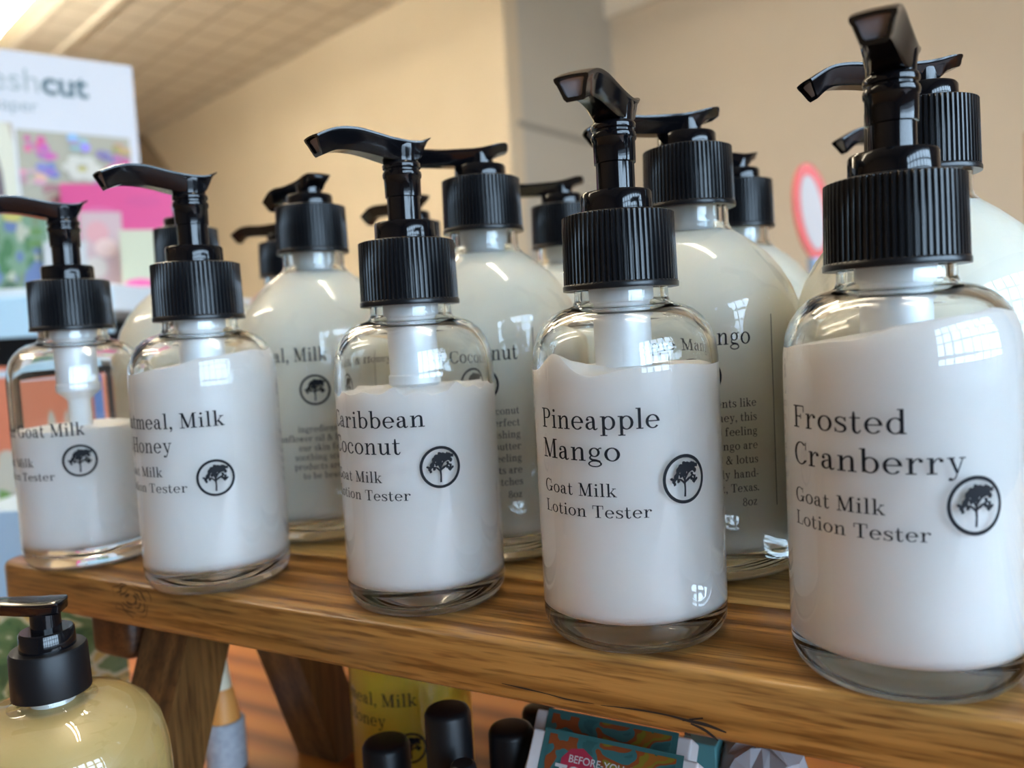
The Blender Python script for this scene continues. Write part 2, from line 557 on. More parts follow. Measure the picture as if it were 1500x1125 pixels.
def emblem_flat(r):
    g = Glyph()
    n = 72
    g.strip([(r * cos(2 * pi * i / n), r * sin(2 * pi * i / n)) for i in range(n + 1)],
            [(r * .865 * cos(2 * pi * i / n), r * .865 * sin(2 * pi * i / n)) for i in range(n + 1)])
    g.k([(-.02 * r, -.72 * r), (0, -.4 * r), (-.01 * r, -.12 * r), (.05 * r, .15 * r)], [.10 * r, .085 * r, .10 * r, .07 * r])
    for pts in ([(0, -.2), (-.2, -.02), (-.45, .02)], [(0, -.15), (.22, .02), (.45, -.06)], [(0, -.05), (-.15, .25), (-.28, .42)],
                [(.03, .05), (.22, .3), (.45, .45)], [(.03, .1), (.05, .35), (.02, .55)], [(.1, -.08), (.4, .1), (.55, .0)]):
        g.k([(x * r, y * r) for x, y in pts], [.09 * r, .08 * r, .06 * r])
    rnd = random.Random(11)
    clumps = [(-.52, -.04, .11), (-.40, .10, .12), (-.62, .04, .06), (-.48, -.17, .07), (-.30, -.06, .08), (-.30, .36, .13), (-.18, .50, .14), (-.02, .58, .13), (.14, .56, .13),
              (.30, .54, .14), (.46, .52, .12), (.60, .50, .08), (.42, .38, .12), (.52, .30, .09), (-.12, .33, .13), (.06, .40, .15), (-.34, .22, .09),
              (.36, .18, .08), (.48, -.10, .11), (.60, -.06, .07), (.34, -.02, .08), (.50, .06, .07), (-.18, .16, .10), (-.05, .2, .11), (.22, .34, .12)]
    for x, y, q in clumps:
        o = len(g.V)
        m = 11
        g.V += [((x + q * rnd.uniform(.7, 1.25) * cos(2 * pi * i / m)) * r, (y + q * rnd.uniform(.7, 1.25) * sin(2 * pi * i / m)) * r) for i in range(m)]
        g.F.append(tuple(range(o, o + m)))
    return g.V, g.F


# ------------------------------------------------------------------ the room
ZF = -Z0                      # floor
ZC = EYE + 2250               # ceiling
L1 = _a.dot(E2)               # the long cream wall lies at this e2


def e12(a, b, z=0.0):
    p = E1 * a + E2 * b
    p.z = z
    return p


def hit_e2(px, b):            # e1 where the sight line through px meets the plane e2 = b
    d = ray(px, 300)
    return (CAM + d * ((b - CAM.dot(E2)) / d.dot(E2))).dot(E1)


def hit_e1(px, a):
    d = ray(px, 300)
    return (CAM + d * ((a - CAM.dot(E1)) / d.dot(E1))).dot(E2)


A_C = hit_e2(752, L1)         # end of the cream wall
L2 = hit_e1(906, A_C)         # the beige wall stands further back
A_FAR = hit_e2(218, L1)
A_WIN = 2300.0
B_NEAR = -3200.0


def wall_mat(name, c1, c2, groove=0.0):
    m = mat(name, c1, 0.6)
    N, L, b = nodes_of(m)
    tc = N.new('ShaderNodeTexCoord')
    nz = N.new('ShaderNodeTexNoise')
    nz.inputs['Scale'].default_value = 1.3
    rp = N.new('ShaderNodeValToRGB')
    rp.color_ramp.elements[0].position, rp.color_ramp.elements[0].color = .35, (*c1, 1)
    rp.color_ramp.elements[1].position, rp.color_ramp.elements[1].color = .65, (*c2, 1)
    L.new(tc.outputs['Object'], nz.inputs['Vector'])
    L.new(nz.outputs[0], rp.inputs[0])
    L.new(rp.outputs[0], b.inputs['Base Color'])
    if groove:
        sx = N.new('ShaderNodeSeparateXYZ')
        L.new(tc.outputs['Object'], sx.inputs[0])
        mu = N.new('ShaderNodeMath')
        mu.operation = 'MULTIPLY'
        mu.inputs[1].default_value = groove
        L.new(sx.outputs[0], mu.inputs[0])
        sn = N.new('ShaderNodeMath')
        sn.operation = 'SINE'
        L.new(mu.outputs[0], sn.inputs[0])
        bp = N.new('ShaderNodeBump')
        bp.inputs['Strength'].default_value = 0.5
        bp.inputs['Distance'].default_value = 0.004
        L.new(sn.outputs[0], bp.inputs['Height'])
        L.new(bp.outputs[0], b.inputs['Normal'])
    return m


M_CREAM = wall_mat('cream_beadboard', (0.76, 0.68, 0.53), (0.80, 0.72, 0.57), 80.0)
M_GREY = wall_mat('grey_paint', (0.58, 0.58, 0.53), (0.61, 0.61, 0.56))
M_BEIGE = wall_mat('beige_paint', (0.66, 0.60, 0.51), (0.69, 0.63, 0.535))
M_WHITEP = wall_mat('white_paint', (0.78, 0.75, 0.68), (0.82, 0.79, 0.72))
M_FLOOR = wood('floor_boards', [(0.20, 0.13, 0.07), (0.30, 0.20, 0.11), (0.36, 0.25, 0.15)], 0.5, 1.0, 0.05, 'X', False)

ROT1 = math.atan2(E1.y, E1.x)
TH = 120.0


def slab(name, a0, a1, b0, b1, z0, z1, m, kind='structure', b=0):
    o = obj(name, *box(a0, a1, b0, b1, z0, z1, b), m, None, (0, 0, 0), ROT1)
    if kind:
        tag(o, kind=kind)
    return o


slab('floor', A_FAR - 200, A_WIN + 200, B_NEAR - 200, L2 + 200, ZF - TH, ZF, M_FLOOR)
# pressed-tin ceiling
mt = mat('pressed_tin', (0.46, 0.37, 0.26), 0.5)
N, L, b_ = nodes_of(mt)
tc = N.new('ShaderNodeTexCoord')
br = N.new('ShaderNodeTexBrick')
br.offset = 0.0
br.inputs['Color1'].default_value = (0.73, 0.70, 0.645, 1)
br.inputs['Color2'].default_value = (0.79, 0.76, 0.70, 1)
br.inputs['Mortar'].default_value = (0.58, 0.54, 0.48, 1)
br.inputs['Scale'].default_value = 1.0
br.inputs['Mortar Size'].default_value = 0.02
br.inputs['Mortar Smooth'].default_value = 0.5
br.inputs['Brick Width'].default_value = 0.305
br.inputs['Row Height'].default_value = 0.305
L.new(tc.outputs['Object'], br.inputs['Vector'])
L.new(br.outputs['Color'], b_.inputs['Base Color'])
bp = N.new('ShaderNodeBump')
bp.inputs['Strength'].default_value = 0.8
bp.inputs['Distance'].default_value = 0.012
bp.invert = True
L.new(br.outputs['Fac'], bp.inputs['Height'])
L.new(bp.outputs[0], b_.inputs['Normal'])
slab('ceiling', A_FAR - 200, A_WIN + 200, B_NEAR - 200, L2 + 200, ZC, ZC + TH, mt)
slab('wall_left', A_FAR - 200, A_C, L1, L1 + TH, ZF, ZC, M_CREAM)
slab('wall_jog', A_C - TH, A_C, L1 + TH, L2, ZF, ZC, M_GREY)
slab('wall_right', A_C - TH, A_WIN + 200, L2, L2 + TH, ZF, ZC, M_BEIGE)
slab('wall_far', A_FAR - TH, A_FAR, B_NEAR, L1, ZF, ZC, M_BEIGE)
M_DARKW = wall_mat('darkened_brown_walls', (0.17, 0.135, 0.105), (0.20, 0.16, 0.125))  # unseen walls coloured dark so the black plastic reflects less light
slab('wall_near', A_FAR - 200, A_WIN + 200, B_NEAR - TH, B_NEAR, ZF, ZC, M_DARKW)
# the shop window wall behind the photographer: sill, head, piers and a barred window in real daylight
WB0, WB1, WZ0, WZ1 = -1500.0, 1900.0, ZF + 700, ZF + 2500
slab('wall_front', A_WIN, A_WIN + TH, B_NEAR, WB0, ZF, ZC, M_DARKW)
slab('wall_front_pier', A_WIN, A_WIN + TH, WB1, L2, ZF, ZC, M_DARKW)
slab('wall_front_sill', A_WIN, A_WIN + TH, WB0, WB1, ZF, WZ0, M_DARKW)
slab('wall_front_head', A_WIN, A_WIN + TH, WB0, WB1, WZ1, ZC, M_DARKW)
bars = []
for b in (WB0 + 30, WB0 + 430, WB0 + 850, -220, 230, 640, 1060, 1480, WB1 - 30):
    bars.append(box(A_WIN + 20, A_WIN + 90, b - 35, b + 35, WZ0, WZ1))
for z in (WZ0 + 30, WZ0 + 420, WZ0 + 900, WZ1 - 500, WZ1 - 30):
    bars.append(box(A_WIN + 25, A_WIN + 85, WB0, WB1, z - 30, z + 30))
tag(obj('window_1', *merge(*bars), mat('dark_window_frame', (0.06, 0.055, 0.05), 0.5), None, (0, 0, 0), ROT1), kind='structure')
# light portal in the window opening: samples the daylight, adds none
pl = bpy.data.lights.new('window_portal', 'AREA')
pl.shape = 'RECTANGLE'
pl.size, pl.size_y = (WB1 - WB0) * S, (WZ1 - WZ0) * S
pl.cycles.is_portal = True
po = bpy.data.objects.new('window_portal', pl)
COL.objects.link(po)
c = e12(A_WIN + 110, (WB0 + WB1) / 2, (WZ0 + WZ1) / 2 + Z0)
po.location = c * S
xa, za = E2, E1               # area light shines along its local -Z, into the room
ya = za.cross(xa)
po.matrix_world = Matrix(((xa.x, ya.x, za.x, c.x * S), (xa.y, ya.y, za.y, c.y * S), (xa.z, ya.z, za.z, c.z * S), (0, 0, 0, 1)))
# pavement outside
slab('pavement', A_WIN + 220, A_WIN + 9000, -9000, 9000, ZF - 200, ZF - 100, mat('grey_pavement', (0.22, 0.23, 0.25), .8))

slab('low_reflection_block', A_WIN + 7000, A_WIN + 7600, -9000, 9000, ZF - 100, ZF + 1150, mat('grey_blocker', (0.20, 0.19, 0.19), .8))  # unseen low block added outside to darken the lower part of window reflections
# ceiling beams at upper left, soffit at the right, a shadow line built as a strip on the grey return
for i, (p, q, wd) in enumerate((((21, 70), (92, 0), 70.0), ((91, 77), (184, 0), 45.0))):
    b0 = onz(*p, ZC - 25).dot(E2)
    slab('trim_%d' % (i + 1), A_FAR, A_WIN, b0 - wd / 2, b0 + wd / 2, ZC - 25, ZC, M_WHITEP)
b0 = onz(21, 70, ZC - 25).dot(E2)
slab('trim_5', A_FAR, A_WIN, b0 - 1100, b0 - 36, ZC - 18, ZC, mat('smooth_cream_soffit', (0.80, 0.74, 0.60), .5))
zs = at(916, 29, e12(A_C, L2).y).z
slab('trim_3', A_C + 1, A_WIN, L2 - 60, L2, zs, ZC, M_WHITEP)
r0 = CAM + ray(758, 180) * ((A_C - CAM.dot(E1)) / ray(758, 180).dot(E1))
r1 = CAM + ray(880, 212) * ((A_C - CAM.dot(E1)) / ray(880, 212).dot(E1))
zr = (r0.z + r1.z) / 2
V, F = [], []
for p, dz in ((r0, 14), (r1, 14)):
    for da in (0, 12):
        for q in (-dz, dz):
            g = e12(A_C + da, p.dot(E2), p.z + q)
            V.append(tuple(g))
F = [(0, 1, 3, 2), (4, 6, 7, 5), (0, 4, 5, 1), (2, 3, 7, 6), (1, 5, 7, 3), (0, 2, 6, 4)]
tag(obj('trim_4', V, F, mat('grey_shadow_line', (0.36, 0.36, 0.33), .6)), kind='structure')  # thin grey strip standing in for a soft shadow line

pts = []
for px, py in ((210, 196), (262, 268), (255, 330), (200, 330)):
    d = ray(px, py)
    q = CAM + d * ((L1 - CAM.dot(E2)) / d.dot(E2))
    pts.append(q)
V = [tuple(q) for q in pts] + [tuple(q - E2 * 60) for q in pts]
F = [(0, 1, 2, 3), (7, 6, 5, 4)] + [(i, i + 4, (i + 1) % 4 + 4, (i + 1) % 4) for i in range(4)]
tag(obj('trim_6', V, F, mat('brown_bulkhead', (0.36, 0.29, 0.19), .6)), kind='structure')
# ceiling lights: twin warm tubes in white trays
M_TUBE = emit('warm_tube', (1.0, 0.86, 0.65), LAMP_STRENGTH)
M_TRAY = mat('white_enamel', (0.8, 0.8, 0.78), .4)
cp = onz(-12, 8, ZC - 320)
spots = [(cp.dot(E1) - 300, cp.dot(E2), 'ceiling light strip at the far left end of the tin ceiling')]
for k, (a, b, lab) in enumerate(((-2600, 900, 'ceiling light strip over the display in front of the cream wall'), (-700, 500, 'ceiling light strip nearly above the riser'),
                                 (-2600, -1400, 'ceiling light strip over the left aisle'),
                                 (-5000, 1400, 'ceiling light strip close to the long cream wall'))):
    spots.append((a, b, lab))
for a, b, lab in spots:
    t = thing('ceiling_light', lab, 'ceiling light', e12(a, b, ZC), ROT1, 'ceiling lights')
    obj('tray', *box(-1200, 1200, -22, 22, -330, -285), M_TRAY, t, (0, 0, 0))
    for q in (-800, 800):
        V, F = lathe([(0, -286), (5, -286), (5, 0), (0, 0)], 10)
        obj('hanger', [(x + q, y, z) for x, y, z in V], F, M_TRAY, t, (0, 0, 0), 0, 40)
    for s in (-1, 1):
        V, F = lathe([(0, -1150), (16, -1150), (16, 1150), (0, 1150)], 12)
        V = [(z, y + s * 42, x - 318) for x, y, z in V]
        obj('tube', V, F, M_TUBE, t, (0, 0, 0), 0, 40)

# ------------------------------------------------------------------ table and wooden riser
ZT = -91.0
tb = thing('display_table', 'orange-brown wooden table under the riser and the small bottles', 'table', uv(0, 200, ZF), RISER_ROT)
obj('tabletop', *box(-420, 520, -260, 270, ZT - 28 - ZF, ZT - ZF, 3), M_TABLE, tb)
for su in (-370, 470):
    for sv in (-210, 220):
        obj('leg', *box(su - 35, su + 35, sv - 35, sv + 35, 0, ZT - 28 - ZF), M_WOODL, tb)

rs = thing('wooden_riser', 'brown wooden riser shelf carrying all the white lotion bottles', 'riser', (0, 0, ZT), RISER_ROT)


def plank(u0, u1, v0, v1, r0, r1, m, name):
    poly = []
    for cx, cy, r, a0 in ((u0 + r0, v0 + r0, r0, 180), (u1 - r1, v0 + r1, r1, 270), (u1 - r1, v1 - r1, r1, 0), (u0 + r0, v1 - r0, r0, 90)):
        for i in range(7):
            a = rad(a0 + 15 * i)
            poly.append((cx + r * cos(a), cy + r * sin(a)))
    V, F = prism(poly, -13.2 - ZT, -ZT, 1.6)
    return obj(name, V, F, m, rs, None, 0, 50)


plank(-279, 150, 147.3, 188.6, 9, 9, M_WOODF, 'front_plank')
plank(-279, 150, 189.4, 250, 3, 3, M_WOODB, 'middle_plank')
plank(-279, 150, 250.8, 312, 5, 5, M_WOODB, 'rear_plank')


fp = [o for o in rs.children if o.name.startswith('front_plank')][0]


def on_front(px, py):
    d = ray(px, py)
    q = CAM + d * ((147.25 - CAM.dot(VV)) / d.dot(VV))
    return q.dot(UU), q.z - ZT


M_CRACK = mat('black_crack', (0.012, 0.006, 0.003), .8)
g = Glyph()
for pts, ws in (([(735, 1001), (770, 1009), (800, 1016), (830, 1024), (870, 1031)], [.1, .35, .15, .3, .1]),
                ([(880, 1033), (930, 1039), (975, 1047), (1010, 1056), (1035, 1062), (1064, 1073)], [.1, .3, .3, .6, .7, .3]),
                ([(1010, 1054), (1030, 1052), (1000, 1056)], [.3, .3, .1]), ([(1012, 1060), (1030, 1068), (1044, 1078), (1052, 1085)], [.3, .6, .5, .3]), ([(1003, 1074), (1012, 1077)], [.5, .4])):
    g.k([on_front(*p) for p in pts], ws)
obj('crack', [(x, 147.22, z) for x, z in g.V], g.F, M_CRACK, rs)
g = Glyph()
kx, kz = on_front(192, 878)
rk = random.Random(5)
for r, wd in ((5.6, .35), (4.3, .7), (2.9, .6), (1.6, .9)):
    for a0 in (0, 100, 205, 290):
        pts = []
        for q in range(5):
            a = rad(a0 + q * rk.uniform(14, 22))
            f = r * rk.uniform(.85, 1.15)
            pts.append((kx + f * 1.45 * cos(a), kz + f * .85 * sin(a)))
        g.k(pts, [.1, wd * rk.uniform(.5, 1.2), wd, wd * rk.uniform(.5, 1.2), .1], 4)
obj('knot', [(x, 147.22, z) for x, z in g.V], g.F, mat('dark_knot', (0.07, 0.028, 0.009), .5), rs)


def leg(u0, u1, top, bot, th, name, m):
    """splayed leg in the v-z plane; top/bot = (v of front face, z)"""
    V = []
    for v, z in (top, bot):
        for dv in (0, th):
            for u in (u0, u1):
                V.append((u, v + dv, z - ZT))
    F = [(0, 1, 3, 2), (4, 6, 7, 5), (0, 4, 5, 1), (2, 3, 7, 6), (0, 2, 6, 4), (1, 5, 7, 3)]
    return obj(name, V, F, m, rs)


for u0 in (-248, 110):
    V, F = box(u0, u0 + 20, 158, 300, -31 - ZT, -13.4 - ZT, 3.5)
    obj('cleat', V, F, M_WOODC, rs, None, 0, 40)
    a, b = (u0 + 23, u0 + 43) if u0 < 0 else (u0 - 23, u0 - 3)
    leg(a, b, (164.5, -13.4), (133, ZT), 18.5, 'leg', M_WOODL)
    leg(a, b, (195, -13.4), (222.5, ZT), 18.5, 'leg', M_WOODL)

# ------------------------------------------------------------------ pump bottle parts (built once, then shared)
NR = 66


def ribbed(zb, zt, r=12.3):
    def rf(rr, z, k, a):
        if zb + 1.35 < z < zt - 0.25:
            ph = (k % 8)
            return rr - (0.52 if ph in (0, 1) else 0.30 if ph in (2, 7) else 0.0)
        return rr
    prof = [(8.2, zb), (r + .05, zb), (r + .1, zb + .2), (r + .1, zb + 1.0), (r - .1, zb + 1.3), (r - .12, zb + 1.4), (r - .22, zb + 8), (r - .38, zt - .35), (r - .75, zt - .2),
            (r - 1.3, zt), (0, zt)]
    return lathe(prof, NR * 8, False, rf)


def spline(st, n):
    out = []
    P = [st[0]] + st + [st[-1]]
    for i in range(1, len(P) - 2):
        for q in range(n):
            t = q / n
            out.append([.5 * (2 * b + (c - a) * t + (2 * a - 5 * b + 4 * c - d) * t * t + (3 * b - a - 3 * c + d) * t ** 3)
                        for a, b, c, d in zip(P[i - 1], P[i], P[i + 1], P[i + 2])])
    out.append(st[-1])
    return out


def head_mesh(st, slant, n=5):
    """stations: s, z top, z bottom, half width top, half width bottom, lip. Open spout end with a shallow recess."""
    V, F = [], []
    ST = spline(st, n)
    smax = ST[-1][0]
    m = None
    for i, (s, zt, zb, ht, hb, lip) in enumerate(ST):
        hgt = zt - zb
        l = min(lip, hgt * .4)
        sec = [(-hb + .5, zb), (hb - .5, zb), (hb, zb + min(.5, hgt * .2)), (ht - .45, zt - l * 1.5), (ht - .15, zt - l), (ht, zt - l * .55), (ht - .05, zt - l * .12), (ht - .5, zt),
               (ht * .45, zt + .12), (0, zt + .16), (-ht * .45, zt + .12), (-ht + .5, zt), (-ht + .05, zt - l * .12), (-ht, zt - l * .55), (-ht + .15, zt - l), (-ht + .45, zt - l * 1.5), (-hb, zb + min(.5, hgt * .2))]
        m = len(sec)
        f = max(0.0, (s - (smax - 6)) / 6)
        for y, z in sec:
            V.append((s - slant * f * (zt - z) / max(hgt, .1), y, z))
    R = len(ST)
    for r in range(R - 1):
        for k in range(m):
            j = (k + 1) % m
            F.append((r * m + k, r * m + j, (r + 1) * m + j, (r + 1) * m + k)[::-1])
    F.append(tuple(range(m)))
    # rim and recess at the spout end
    last = V[(R - 1) * m:R * m]
    cx = [sum(p[i] for p in last) / m for i in range(3)]
    o1 = len(V)
    V += [tuple(cx[i] + (p[i] - cx[i]) * .74 for i in range(3)) for p in last]
    o2 = len(V)
    V += [(v[0] - 1.0, v[1], v[2]) for v in V[o1:o1 + m]]
    for k in range(m):
        j = (k + 1) % m
        F.append((o1 - m + k, o1 - m + j, o1 + j, o1 + k)[::-1])
        F.append((o1 + k, o1 + j, o2 + j, o2 + k)[::-1])
    F.append(tuple(range(o2, o2 + m))[::-1])
    plug = [(v[0] - .75 + 1.0 - .25, v[1], v[2]) for v in V[o2:o2 + m]]
    return (V, F), (plug, [tuple(range(m))[::-1]])


# raised head of the tester pumps
HEAD_UP = head_mesh([[-6.9, 115.5, 115.0, 3.6, 3.2, .3], [-5.6, 114.9, 113.9, 4.5, 3.6, .5], [-4.4, 114.4, 111.6, 4.7, 3.9, .7], [-3, 114.1, 109.6, 4.7, 3.9, .9], [0, 114.0, 108.8, 4.6, 3.9, 1.0],
                     [4.5, 114.4, 109.3, 4.4, 3.2, 1.1], [9, 115.2, 110.1, 4.1, 2.7, 1.1], [13, 115.8, 110.6, 3.9, 2.5, 1.1], [17, 115.7, 110.6, 3.7, 2.4, 1.1], [20.5, 114.8, 110.0, 3.6, 2.3, 1.0], [24.0, 113.2, 108.9, 3.5, 2.2, .9]], 1.9)
# lowered head of the big bottles
HEAD_DN = head_mesh([[-8.8, 122.4, 121.2, 2.2, 1.8, .3], [-8.3, 122.9, 120.8, 3.6, 2.8, .4], [-7.2, 123.0, 120.5, 4.4, 3.2, .5], [-5, 122.7, 119.8, 4.8, 3.6, .7], [-2.5, 122.2, 118.0, 4.8, 3.8, .9], [1, 121.7, 117.2, 4.6, 3.6, 1.0],
                     [6, 121.6, 116.8, 4.2, 2.9, 1.1], [12, 121.6, 117.0, 3.9, 2.5, 1.1], [18, 122.0, 117.3, 3.7, 2.4, 1.1], [23, 121.3, 116.9, 3.6, 2.3, 1.0], [28.0, 118.6, 114.6, 3.5, 2.2, .9]], 2.4)

# small bottle: outer skin down, cavity back up
OUT_S = [(8.3, 86), (9.3, 86), (9.9, 84), (10.0, 75), (10.1, 71.9), (10.5, 71.0), (11.4, 70.55), (13.2, 70.1), (15.2, 69.1), (17.0, 67.5), (18.5, 65.3), (19.5, 62.4), (19.92, 59), (20, 55), (20, 5.4), (19.8, 3.7), (19.1, 2.0), (18.0, .75), (16.6, .1), (15.6, 0), (14.6, .35), (12, .6), (0, .8)]
IN_S = [(0, 7.0), (8, 6.7), (14, 6.5), (16.9, 6.7), (18.0, 7.4), (18.45, 8.6), (18.5, 11), (18.5, 55), (18.45, 58.6), (18.1, 61.6), (17.2, 64.2), (15.9, 66.2), (14.2, 67.7), (12.2, 68.6), (10.4, 69.0), (9.0, 69.7), (8.5, 71.2), (8.4, 75)]


def cav_r(z, prof):
    pr = [p for p in prof if p[0] > 0]
    for (r0, z0), (r1, z1) in zip(pr, pr[1:]):
        if z0 <= z <= z1 and z1 > z0:
            return r0 + (r1 - r0) * (z - z0) / (z1 - z0)
    return pr[-1][0]


OUT_B = [(8.6, 108), (9.8, 108), (10.3, 106), (10.4, 92.5), (10.8, 91.2), (12.2, 89.8), (15.8, 87.2), (20.0, 83.4), (23.6, 78.8), (26.2, 74.2), (28.0, 69), (28.65, 64), (28.8, 59), (28.8, 6.5), (28.4, 4.2), (27.2, 2.0), (25.5, .7), (23.5, .1), (22, 0), (20.5, .5), (17, 1.0), (0, 1.4)]
IN_B = [(0, 8.2), (14, 7.9), (22, 7.6), (25.4, 8.2), (26.6, 9.6), (26.9, 12), (26.9, 59), (26.75, 63.6), (26.0, 68.2), (24.3, 72.9), (21.9, 77.2), (18.5, 81.6), (14.8, 85.1), (11.2, 87.6), (9.4, 89.4), (8.8, 92), (8.7, 100)]


def shell(out, inn, n=96):
    return lathe((out + inn + [out[0]])[::-1], n)


def lotion_mesh(inn, top, n=96, grow=0.14):
    """fills the cavity up to top(angle, radius fraction); sits a hair into the glass so no air gap shows"""
    zmin = min(top(2 * pi * k / n, 1.0) for k in range(n))
    prof = [(r + (grow if r > 0 else 0), z - (grow if i < 4 else 0)) for i, (r, z) in enumerate(inn) if z < zmin - .5]
    V, F = lathe(prof, n)
    base = len(V) - n
    rows = 8
    prev = list(range(base, base + n))
    for i in range(1, rows + 1):                   # side wall up to the uneven edge
        cur = []
        for k in range(n):
            a = 2 * pi * k / n
            zt = top(a, 1.0)
            z = prof[-1][1] + (zt - prof[-1][1]) * i / rows
            r = cav_r(z, inn) + grow
            cur.append(len(V))
            V.append((r * cos(a), r * sin(a), z))
        for k in range(n):
            j = (k + 1) % n
            F.append((prev[k], prev[j], cur[j], cur[k]))
        prev = cur
    for f in (.93, .82, .68, .5, .3, .12):
        cur = []
        for k in range(n):
            a = 2 * pi * k / n
            z = top(a, f)
            r = cav_r(top(a, 1.0), inn) * f
            cur.append(len(V))
            V.append((r * cos(a), r * sin(a), z))
        for k in range(n):
            j = (k + 1) % n
            F.append((prev[k], prev[j], cur[j], cur[k]))
        prev = cur
    cidx = len(V)
    V.append((0, 0, top(0, 0)))
    for k in range(n):
        F.append((prev[k], prev[(k + 1) % n], cidx))
    return V, F


def wob(a, amps, ph):
    return sum(A * sin(q * a + p) for (q, A), p in zip(amps, ph))


def bump(a, c, wd):
    d = (a - rad(c) + pi) % (2 * pi) - pi
    return math.exp(-(d / rad(wd)) ** 2)


RIBCAP_S = ribbed(74.0, 89.9)
RIBCAP_B = ribbed(96.6, 112.8)
COLLAR_S = lathe([(7.0, 89.9), (7.7, 89.9), (7.65, 94.0), (7.35, 94.5), (6.6, 94.6), (4.2, 94.6), (4.2, 89.9)], 64)
COLLAR_B = lathe([(7.0, 112.8), (7.9, 112.8), (7.85, 116.3), (7.5, 116.8), (0, 116.8)], 64)
STEM_S = lathe([(4.1, 92), (4.1, 100.5), (4.45, 100.7), (4.5, 105.2), (4.75, 105.5), (4.85, 106.2), (4.7, 106.8), (4.35, 107.0), (4.35, 107.4), (4.7, 107.7), (4.8, 108.4), (4.6, 108.9), (4.2, 109.2), (4.25, 110.5), (4.5, 112.0), (4.55, 113.2), (0, 113.2)], 48)
STEM_B = lathe([(4.2, 116), (4.2, 118.5), (4.3, 120.4), (0, 120.4)], 48)
HOUSE_S = lathe([(6.9, 88), (6.9, 70.5), (6.2, 69.8), (6.1, 57), (6.5, 56.6), (6.5, 54.6), (5.9, 54.0), (4.2, 52.5), (3.4, 51.5), (3.3, 10), (2.4, 10), (2.4, 51)], 48)
HOUSE_B = lathe([(7.2, 110), (7.2, 93), (6.4, 92), (6.2, 70), (3.4, 68), (3.3, 12), (2.4, 12), (2.4, 68)], 40)


def pump(root, style):
    c = obj('cap', *(RIBCAP_S if style == 's' else RIBCAP_B), M_CAP, root, None, 0, 50)
    k = obj('collar', *(COLLAR_S if style == 's' else COLLAR_B), M_PUMP, root, None, 0, 40)
    st = obj('pump_stem', *(STEM_S if style == 's' else STEM_B), M_PUMP, root, None, 0, 40)
    hm, pm = HEAD_UP if style == 's' else HEAD_DN
    hd = obj('pump_head', *hm, M_PUMP, root, None, 0, 38)
    sp = obj('spout_opening', *pm, M_BORE, hd)
    ho = obj('dip_tube', *(HOUSE_S if style == 's' else HOUSE_B), (M_HOUSING if style == 's' else M_HOUSEB), root, None, 0, 40)
    return hd


def copy_part(src, parent):
    c = src.copy()
    COL.objects.link(c)
    c.parent = parent
    for ch in src.children:
        copy_part(ch, c)
    return c


def facing(x, y):
    return math.atan2(-y, -x)


INK = 0.04


def text_part(root, parts, name='label_print'):
    V, F = merge(*parts)
    return obj(name, V, F, M_INK, root)


def small_label(root, lines, off, emb_z, gm=True):
    """off = azimuth of the left margin (degrees from the camera side)"""
    R = 20 + INK
    P = []
    for txt, z, cap, width in lines:
        P.append(line_on(txt, R, off, z, cap, width))
    P.append(line_on('Goat Milk', R, off, 32.9, 2.6, 18.3))
    P.append(line_on('Lotion Tester', R, off, 28.7, 2.45, 25.0))
    text_part(root, P)
    e = wrap(emblem_flat(4.9), R, off + 92.3, emb_z)
    obj('emblem', *e, M_INK, root)


# ------------------------------------------------------------------ front row of tester bottles
SMALL = [
    ('F', 70.7, 149.0, [('Frosted', 46.4, 4.0, 21.7), ('Cranberry', 39.8, 4.0, 30.6)], -58.8, 34.4, (-12, -20),
     lambda a, f: 62.6 + 1.0 * (1 - f * f) + f * (2.6 * cos(a - rad(75)) + wob(a, ((3, .35), (7, .2), (12, .12)), (0, 1, 2))),
     'small pump bottle labelled Frosted Cranberry, nearest, at the right end of the front row'),
    ('P', 24.5, 176.6, [('Pineapple', 46.2, 4.0, 27.3), ('Mango', 40.0, 4.0, 19.3)], -59.6, 35.6, (-10, -20.5),
     lambda a, f: 57.5 + f * f * (3.6 * bump(a, -48, 13) - .7 * bump(a, -20, 14) + .5 * bump(a, 30, 30)) + .5 * wob(a * f, ((4, .3), (9, .2)), (0, 2)),
     'small pump bottle labelled Pineapple Mango, second from right in the front row'),
    ('C', -24.4, 205.4, [('Caribbean', 45.6, 4.0, 29.2), ('Coconut', 39.5, 4.0, 23.3)], -79.0, 35.9, (-18, -14.5),
     lambda a, f: 53.4 + f * f * (.9 * bump(a, 62, 6) + 2.0 * bump(a, 30, 5) - .8 * bump(a, 12, 6) + 1.4 * bump(a, -15, 4) + .9 * bump(a, -40, 5) + wob(a, ((11, .28), (17, .25), (23, .22)), (0, 1, 2))) + .6 * (1 - f),
     'small pump bottle labelled Caribbean Coconut, in the middle of the front row'),
    ('O', -87.3, 231.9, [('Oatmeal, Milk', 45.6, 4.0, 35.6), ('& Honey', 39.3, 4.0, 21.7)], -90.0, 31.9, (-18.5, -17),
     lambda a, f: 62.2 + 1.0 * (1 - f * f) + f * (2.6 * cos(a - rad(70)) + wob(a, ((3, .3), (8, .2)), (1, 2))),
     'small white-lotion pump bottle second from the left in the front row, filled to the shoulder'),
    ('G', -140.5, 264.2, [('Plain Goat Milk', 41.9, 3.9, 34.3)], -96.2, 34.1, (-19, -16),
     lambda a, f: 43.4 + f * .25 * wob(a, ((3, .5), (7, .4)), (0, 1)),
     'small pump bottle only half full of lotion, at the left end of the front row'),
]
src = None
